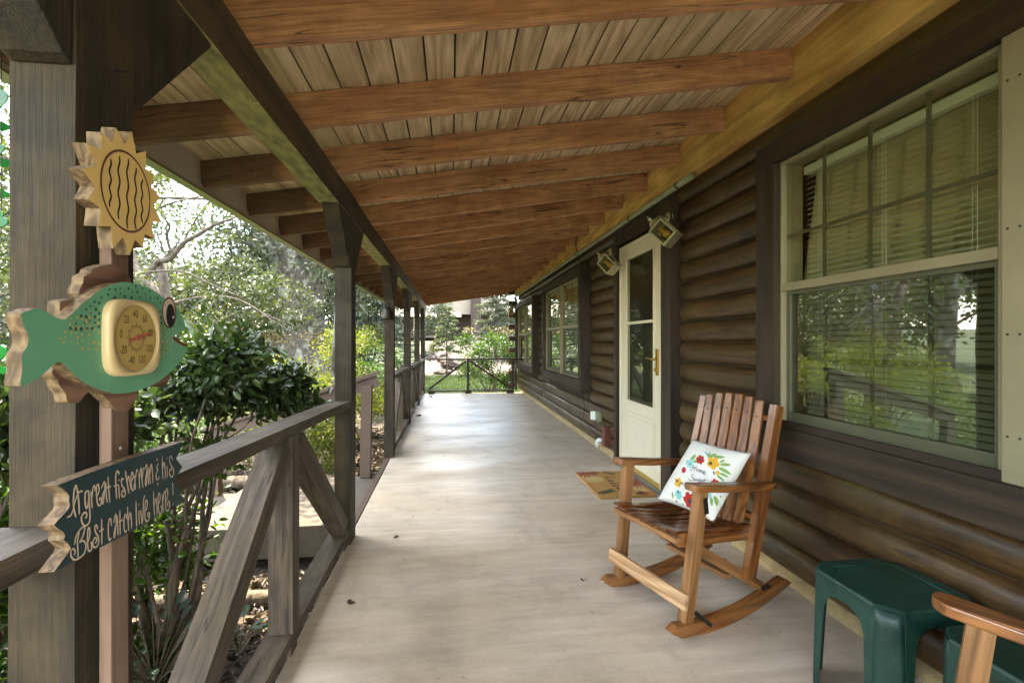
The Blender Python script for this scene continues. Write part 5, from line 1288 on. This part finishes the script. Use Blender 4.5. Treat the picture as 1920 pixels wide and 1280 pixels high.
shrub('lime green shrub at the left of the steps opening', -3.9, 7.2, 9, [(-3.9+rnd.uniform(-.8, .8), 7.2+rnd.uniform(-.7, .7), rnd.uniform(.1, 1.2), rnd.uniform(.25, .4)) for _ in range(20)], 8000, .045, M['f_lime'], .45, False, group=hedge)
shrub('leafy green shrub seen between the second and third posts', -1.35, 7.7, 9, [(-1.4+rnd.uniform(-.45, .3), 7.7+rnd.uniform(-.7, .7), rnd.uniform(.0, 1.35), rnd.uniform(.2, .32)) for _ in range(22)], 8000, .045, M['f_lime'], .45, False, group=hedge)
shrub('leafy green shrub seen between the third and fourth posts', -1.45, 10.3, 9, [(-1.4+rnd.uniform(-.4, .3), 10.3+rnd.uniform(-.9, .9), rnd.uniform(.0, 1.25), rnd.uniform(.22, .36)) for _ in range(20)], 7000, .05, M['f_mid'], .45, False, group=hedge)
shrub('tall leafy shrub with reddish new growth behind the end railing', 1.0, 12.6, 12, [(1.05+rnd.uniform(-.75, .9), 12.7+rnd.uniform(-.5, .5), rnd.uniform(.15, 1.30), rnd.uniform(.2, .34)) for _ in range(30)], 9500, .065, M['f_mid'], .5, False, second=([(1.0+rnd.uniform(-.6, .8), 12.7+rnd.uniform(-.3, .3), 1.48, .16) for _ in range(6)], 500, .06, M['f_red']), stem_r=.018, shell=.2)
shrub('low yellow green shrub just beyond the landing under the handrail', -1.75, 5.75, 7, [(-1.8+rnd.uniform(-.7, .55), 5.7+rnd.uniform(-.3, .3), rnd.uniform(-.2, .32), rnd.uniform(.16, .26)) for _ in range(18)], 6500, .038, M['f_lime'], .45, False, group=hedge)
shrub('low dense green shrub left of the landing behind the dark shrub', -3.0, 3.9, 7, [(-3.0+rnd.uniform(-.6, .6), 4.9+rnd.uniform(-.3, .3), rnd.uniform(-.2, .6), rnd.uniform(.2, .3)) for _ in range(18)], 6500, .042, M['f_mid'], .45, False, group=hedge)
# low plants by the near railing
def lowplant(label, c, n, L, fol, asp, lift=.05, spread=.1, tall=.15):
    t = thing('low_plant', label, 'plant', tuple(c), 0); P_, D_ = [], []; mb = MB()
    for i in range(n):
        a = i*2.4; e = Vector(c)+Vector((math.cos(a)*spread*rnd.uniform(.3, 1), math.sin(a)*spread*rnd.uniform(.3, 1), tall*rnd.uniform(.5, 1)))
        mb.tube([Vector(c), Vector(c).lerp(e, .5)+Vector((0, 0, .02)), e], .002, 4); P_.append(tuple(e)); D_.append((math.cos(a), math.sin(a), .25))
    mb.build('stems', M['stem'], t); leaves('leaves', np.array(P_), np.array(D_), rand_dirs(n, 4), L*(.7+.6*rng.random(n)), asp, fol, t, True, fold=.12)
lowplant('blue green lobed leaf plant beside the lower part of the stake', onD(290, 1290, 1.95), 46, .085, M['f_blue'], .42, tall=.28, spread=.24)
lowplant('small bright green broad leaved seedling between the railing timbers', onD(450, 1225, 2.15), 9, .075, M['f_mid'], .62, tall=.16, spread=.10)
lowplant('young green plant at the bottom left corner outside the post', onD(-10, 1220, 1.6), 40, .10, M['f_mid'], .22, tall=.35, spread=.25)
lowplant('young green plant outside the post below the first railing', onD(8, 1120, 2.1), 30, .09, M['f_lime'], .3, tall=.3, spread=.25)
# leaf litter
n = 14000
X_ = -.75-rng.random(n)**1.3*3.4; Y_ = rng.random(n)*9-.2; keep = ~((X_ > -1.8) & (Y_ > 3.35) & (Y_ < 4.7)); X_, Y_ = X_[keep], Y_[keep]; n = len(X_)
D_ = rand_dirs(n); D_[:, 2] *= .25
tag(leaves('leaf_litter', np.stack([X_, Y_, np.full(n, -.322)+rng.random(n)*.02], 1), D_, rand_dirs(n, 2.2), .035+.04*rng.random(n), .38, M['litter'], None, True, fold=.3), 'brown leaf litter and mulch on the garden bed', 'leaf litter', kind='stuff')
# grass blades where the lawn is close enough to show them
n = 60000
X_ = -2.5+rng.random(n)*6; Y_ = 11.9+rng.random(n)**1.2*10.5; D_ = rand_dirs(n)*.35; D_[:, 2] = 1
tag(leaves('grass_blades', np.stack([X_, Y_, np.full(n, -.335)], 1), D_, rand_dirs(n), .035+.05*rng.random(n), .16, M['grass_blade'], None), 'short green lawn grass beyond the end railing', 'grass', kind='stuff')

# boulders, cedar, far house
def boulder(label, c, s, seed):
    bm = bmesh.new(); bmesh.ops.create_icosphere(bm, subdivisions=4, radius=1)
    for v in bm.verts:
        p = v.co.copy(); q = p*1.2+Vector((seed*7, 0, 0)); d = mnoise.noise(q)*.45+mnoise.noise(q*2.7)*.15; cell = mnoise.cell(q*1.6)*.10
        v.co = Vector((p.x*s[0], p.y*s[1], p.z*s[2]))*(1+d+cell)
    me = bpy.data.meshes.new('boulder'); bm.to_mesh(me); bm.free()
    tag(obj('boulder', me, M['rock'], None, Matrix.Translation(c)), label, 'boulder', 'boulders on the sandy bank')
for i, (px, py, Y, s, lb) in enumerate(((806, 662, 27, (.42, .4, .42), 'rounded boulder at the left beside the last post'), (838, 667, 26, (.5, .4, .36), 'small boulder behind the young tree trunk'), (858, 674, 24, (.8, .6, .42), 'largest brown boulder right of the young tree trunk'), (829, 689, 22.5, (.35, .3, .14), 'low boulder nearest the lawn edge'))):
    d = ray(px, py); p = O+d*(Y/d.y); boulder(lb, (p.x, p.y, gz(p.x, p.y)+s[2]*.4), s, i+1)
make_conifer('young cedar tree with thin trunk standing beyond the end railing', -.18, 22, 3.15, .9, M['f_olive'], 4200, lsize=.13, z_from=.34, trunk_r=.05)
fh = thing('neighbour_cabin', 'distant dark log cabin with grey roofs and brick chimney beyond the lawn', 'house', (-1, 46, 1.2))
zg = gz(-1, 46)
m = MB(); m.box((-9, 47, zg), (0.5, 54, zg+2.5)); m.box((.5, 47.6, zg), (9, 54, zg+3)); m.build('wall', M['far_wood'], fh)
m = MB(); m.prism([(-9.5, 45.2, zg+2.2), (-9.5, 50, zg+4.2), (-9.5, 55, zg+2.2)], (10.5, 0, 0)); m.build('roof', M['roof_far'], fh)
m = MB(); m.prism([(-2.2, 46.4, zg+2.5), (1.2, 46.4, zg+6.2), (6.5, 46.4, zg+2.5)], (0, 7, 0)); m.build('roof', M['roof_far'], fh)
m = MB(); m.tube([(-2.3, 46.2, zg+2.5), (1.2, 46.2, zg+6.3)], .09, 4); m.tube([(1.2, 46.2, zg+6.3), (6.6, 46.2, zg+2.5)], .09, 4); m.build('gable_trim', M['white'], fh)
m = MB(); m.box((1.9, 45.4, zg), (2.8, 46.3, zg+4.6)); m.build('chimney', M['brick'], fh)
for x in (-8.5, -6, -3.4, -1.0):
    m = MB(); m.box((x, 45.5, zg), (x+.15, 45.65, zg+2.3)); m.build('porch_column', M['vinyl'], fh)
m = MB(); m.box((-9.3, 45.3, zg+.25), (.4, 46.9, zg+.45)); m.build('porch_deck', M['path'], fh)

# trees ------------------------------------------------------------
# small spreading tree with bare dark branches just beyond the shrub
DD = 6.2
t = thing('dogwood_tree', 'small spreading tree with bare dark branches left of the porch beyond the shrub', 'tree', tuple(onD(330, 760, DD)))
mb = MB()
def limb(px, r0, r1, D0=DD, D1=None, sides=7):
    D1 = D1 or D0; pts = [onD(x, y, D0+(D1-D0)*i/(len(px)-1)) for i, (x, y) in enumerate(px)]
    q = sm2([p for p in pts], 3, closed=False)+[pts[-1]]; k = len(q); mb.tube(q, [r0+(r1-r0)*i/(k-1) for i in range(k)], sides); return pts
limb([(345, 860), (338, 760), (326, 660), (318, 600), (310, 555), (302, 505)], .085, .055)
limb([(302, 505), (298, 488), (318, 486), (345, 455), (372, 440), (402, 422), (430, 412), (455, 405)], .045, .008, DD, 5.6)
limb([(322, 470), (312, 440), (318, 425), (300, 395), (312, 372)], .022, .006, DD, 5.9)
limb([(380, 432), (368, 400), (376, 372), (370, 350)], .016, .004); limb([(345, 455), (362, 420), (390, 380), (410, 360)], .016, .004, DD, 5.8)
limb([(304, 560), (285, 535), (262, 515), (252, 490), (250, 455)], .050, .030, DD, 6.6); limb([(250, 455), (262, 420), (300, 390), (345, 375), (400, 370)], .03, .005, 6.6, 5.6)
limb([(252, 520), (300, 508), (345, 510), (375, 522), (410, 540), (450, 560)], .018, .005, 6.0, 5.4)
limb([(318, 580), (350, 562), (400, 555), (440, 560), (500, 590), (530, 610)], .020, .004, 6.1, 5.4); limb([(415, 555), (450, 530), (480, 520)], .010, .003, 5.8, 5.6)
limb([(440, 560), (475, 575), (510, 600), (545, 620)], .010, .003, 5.7, 5.2)
limb([(245, 385), (290, 372), (340, 372), (390, 375)], .028, .02, 7.0, 6.6); limb([(250, 410), (300, 340), (340, 345)], .014, .005, 7, 6.4)
limb([(250, 620), (275, 600), (303, 575)], .02, .02); limb([(258, 475), (240, 440), (225, 400)], .02, .012, 6.6, 6.7)
mb.build('trunk', M['bark_brown'], t, True)
cl = []
for px, py, r in ((285, 335, .20), (262, 330, .2), (310, 345, .16), (345, 385, .14), (380, 400, .14), (415, 385, .12), (432, 410, .10), (425, 445, .09), (295, 400, .12), (330, 400, .10), (300, 430, .1), (352, 425, .08), (270, 440, .12), (262, 470, .10), (255, 520, .14), (290, 470, .08),
                  (395, 500, .16), (430, 490, .16), (465, 500, .16), (500, 520, .18), (530, 530, .18), (560, 550, .16), (480, 545, .2), (440, 540, .2), (520, 575, .2), (555, 595, .18), (400, 560, .18), (370, 530, .12), (590, 570, .14), (470, 590, .2), (410, 600, .2), (380, 590, .15), (350, 600, .15), (530, 610, .15), (280, 400, .1), (345, 500, .08)):
    p = onD(px, py, DD-.3+rnd.uniform(-.5, .5)); cl.append((p.x, p.y, p.z, r, .7))
P_, d_ = clump_points(cl, 4300, .15); D_ = d_+rand_dirs(4300); D_[:, 2] -= .3
leaves('crown', P_, D_, rand_dirs(4300, 1.5), .050*(.7+.6*rng.random(4300)), .5, M['f_olive'], t, False)
# the old oak with pale lichen, its two trunks passing behind the eave
t = thing('oak_tree', 'large old oak with forked lichen covered trunk beyond the eave', 'tree', tuple(onD(560, 735, 15)))
mb = MB(); D0 = 15
limb([(575, 745), (572, 690), (565, 620), (560, 560), (545, 500), (520, 455), (490, 390), (470, 300)], .85, .42, D0, D0, 12)
limb([(572, 640), (582, 580), (588, 520), (592, 460), (600, 380)], .42, .32, D0, D0, 10)
limb([(545, 500), (500, 470), (455, 455)], .18, .05, D0, D0-1)
mb.build('trunk', M['bark_grey'], t, True)
cl = [(onD(px, py, D0+rnd.uniform(-1.5, 2))) for px, py in ((470, 430), (440, 470), (500, 480), (480, 380), (620, 470), (650, 520), (600, 400), (640, 560), (480, 300), (560, 250), (640, 300), (700, 380), (700, 480), (560, 330), (420, 250), (730, 440), (620, 600))]
crown('crown', [(p.x, p.y, p.z, rnd.uniform(1.0, 1.5), .7) for p in cl], 13000, .17, M['f_greyg'], t)
TG = 'trees round the garden'
make_tree('broad grey green tree far left behind the small spreading tree', -13, 20, 4.6, .3, 3.4, 9000, .22, M['f_greyg'], M['bark_grey'], group=TG, trunk_frac=.15, seed=1, nclump=22)
make_tree('grey green tree in the middle distance behind the dogwood', -9.5, 19, 3.9, .22, 3.0, 9000, .18, M['f_greyg'], M['bark_grey'], group=TG, trunk_frac=.1, seed=2, nclump=22)
make_tree('deep green tree right of the old oak trunk', -5.6, 20.5, 8.5, .3, 3.0, 9000, .2, M['f_deep'], M['bark_brown'], group=TG, trunk_frac=.1, seed=3, nclump=24)
make_tree('olive green tree low behind the old oak', -7.2, 16.5, 3.8, .14, 2.3, 8000, .13, M['f_olive'], M['bark_grey'], group=TG, trunk_frac=.1, seed=4, nclump=20)
make_conifer('tall pine with soft needles seen between the middle posts', -3.6, 21, 8.5, 2.6, M['f_pine'], 17000, lsize=.17, z_from=.08, group=TG)
make_conifer('feathery pale green conifer right of the far chimney', 2.55, 27, 6.0, 1.5, M['f_greyg'], 12000, lsize=.17, z_from=.03, group=TG)
make_conifer('blue green conifer above the distant cabin roof', -3.6, 58, 12, 4.5, M['f_deep'], 5000, lsize=.6, z_from=.2, group=TG)
make_tree('reddish green small tree before the distant cabin', -.9, 33, 2.9, .08, 1.3, 3500, .12, M['f_deep'], M['bark_brown'], group=TG, trunk_frac=.2, seed=6)
far = [(-26, 31, 10, 'f_greyg'), (-19, 33, 6.2, 'f_deep'), (-12, 35, 8, 'f_greyg'), (-33, 22, 11, 'f_deep'), (-36, 12, 10, 'f_greyg'), (-30, 3, 11, 'f_deep'), (-38, -6, 11, 'f_greyg'), (-24, 24, 9, 'f_olive'), (-7, 38, 10, 'f_deep'), (9, 60, 12, 'f_greyg'), (16, 40, 11, 'f_deep'), (-27, -14, 10, 'f_deep')]
nm_ = ['far left background oak behind the garden', 'dark background tree behind the grey green tree', 'background tree directly behind the old oak', 'dark tree mirrored in the window at lawn edge', 'grey green tree mirrored at the far lawn', 'dark mirrored tree at the lawn left of the porch', 'mirrored grey green tree far to the left', 'olive tree mirrored before the lawn edge', 'dark tree behind the tall pine', 'grey green tree behind the distant cabin', 'dark tree right of the distant cabin', 'dark tree on the lawn behind the camera side']
for i, ((x, y, h, f_), lb) in enumerate(zip(far, nm_)): make_tree(lb, x, y, h, .35, h*.42, 6000, .34, M[f_], M['bark_brown'], group=TG, trunk_frac=.12, seed=20+i, nclump=20)
make_tree('lawn tree with forked trunk mirrored in the big window', -11.4, 12.6, 6.5, .22, 2.6, 5500, .15, M['f_olive'], M['bark_grey'], group=TG, trunk_frac=.42, seed=8)
make_tree('thin lawn tree mirrored in the big window further left', -17, 8, 7, .2, 2.6, 5500, .18, M['f_olive'], M['bark_grey'], group=TG, trunk_frac=.4, seed=9)
make_tree('slender tree shading the garden bed beside the opening', -6.3, 9.8, 7.5, .16, 2.6, 6500, .10, M['f_olive'], M['bark_grey'], group=TG, trunk_frac=.45, seed=10)
make_tree('slim tree added behind the second post and over the eave to shade the landing', -1.52, 6.75, 5.6, .07, 1.9, 4200, .075, M['f_olive'], M['bark_grey'], group=TG, trunk_frac=.62, seed=11, nclump=14)  # added tree, mostly hidden; its thin crown dapples the sunlit landing
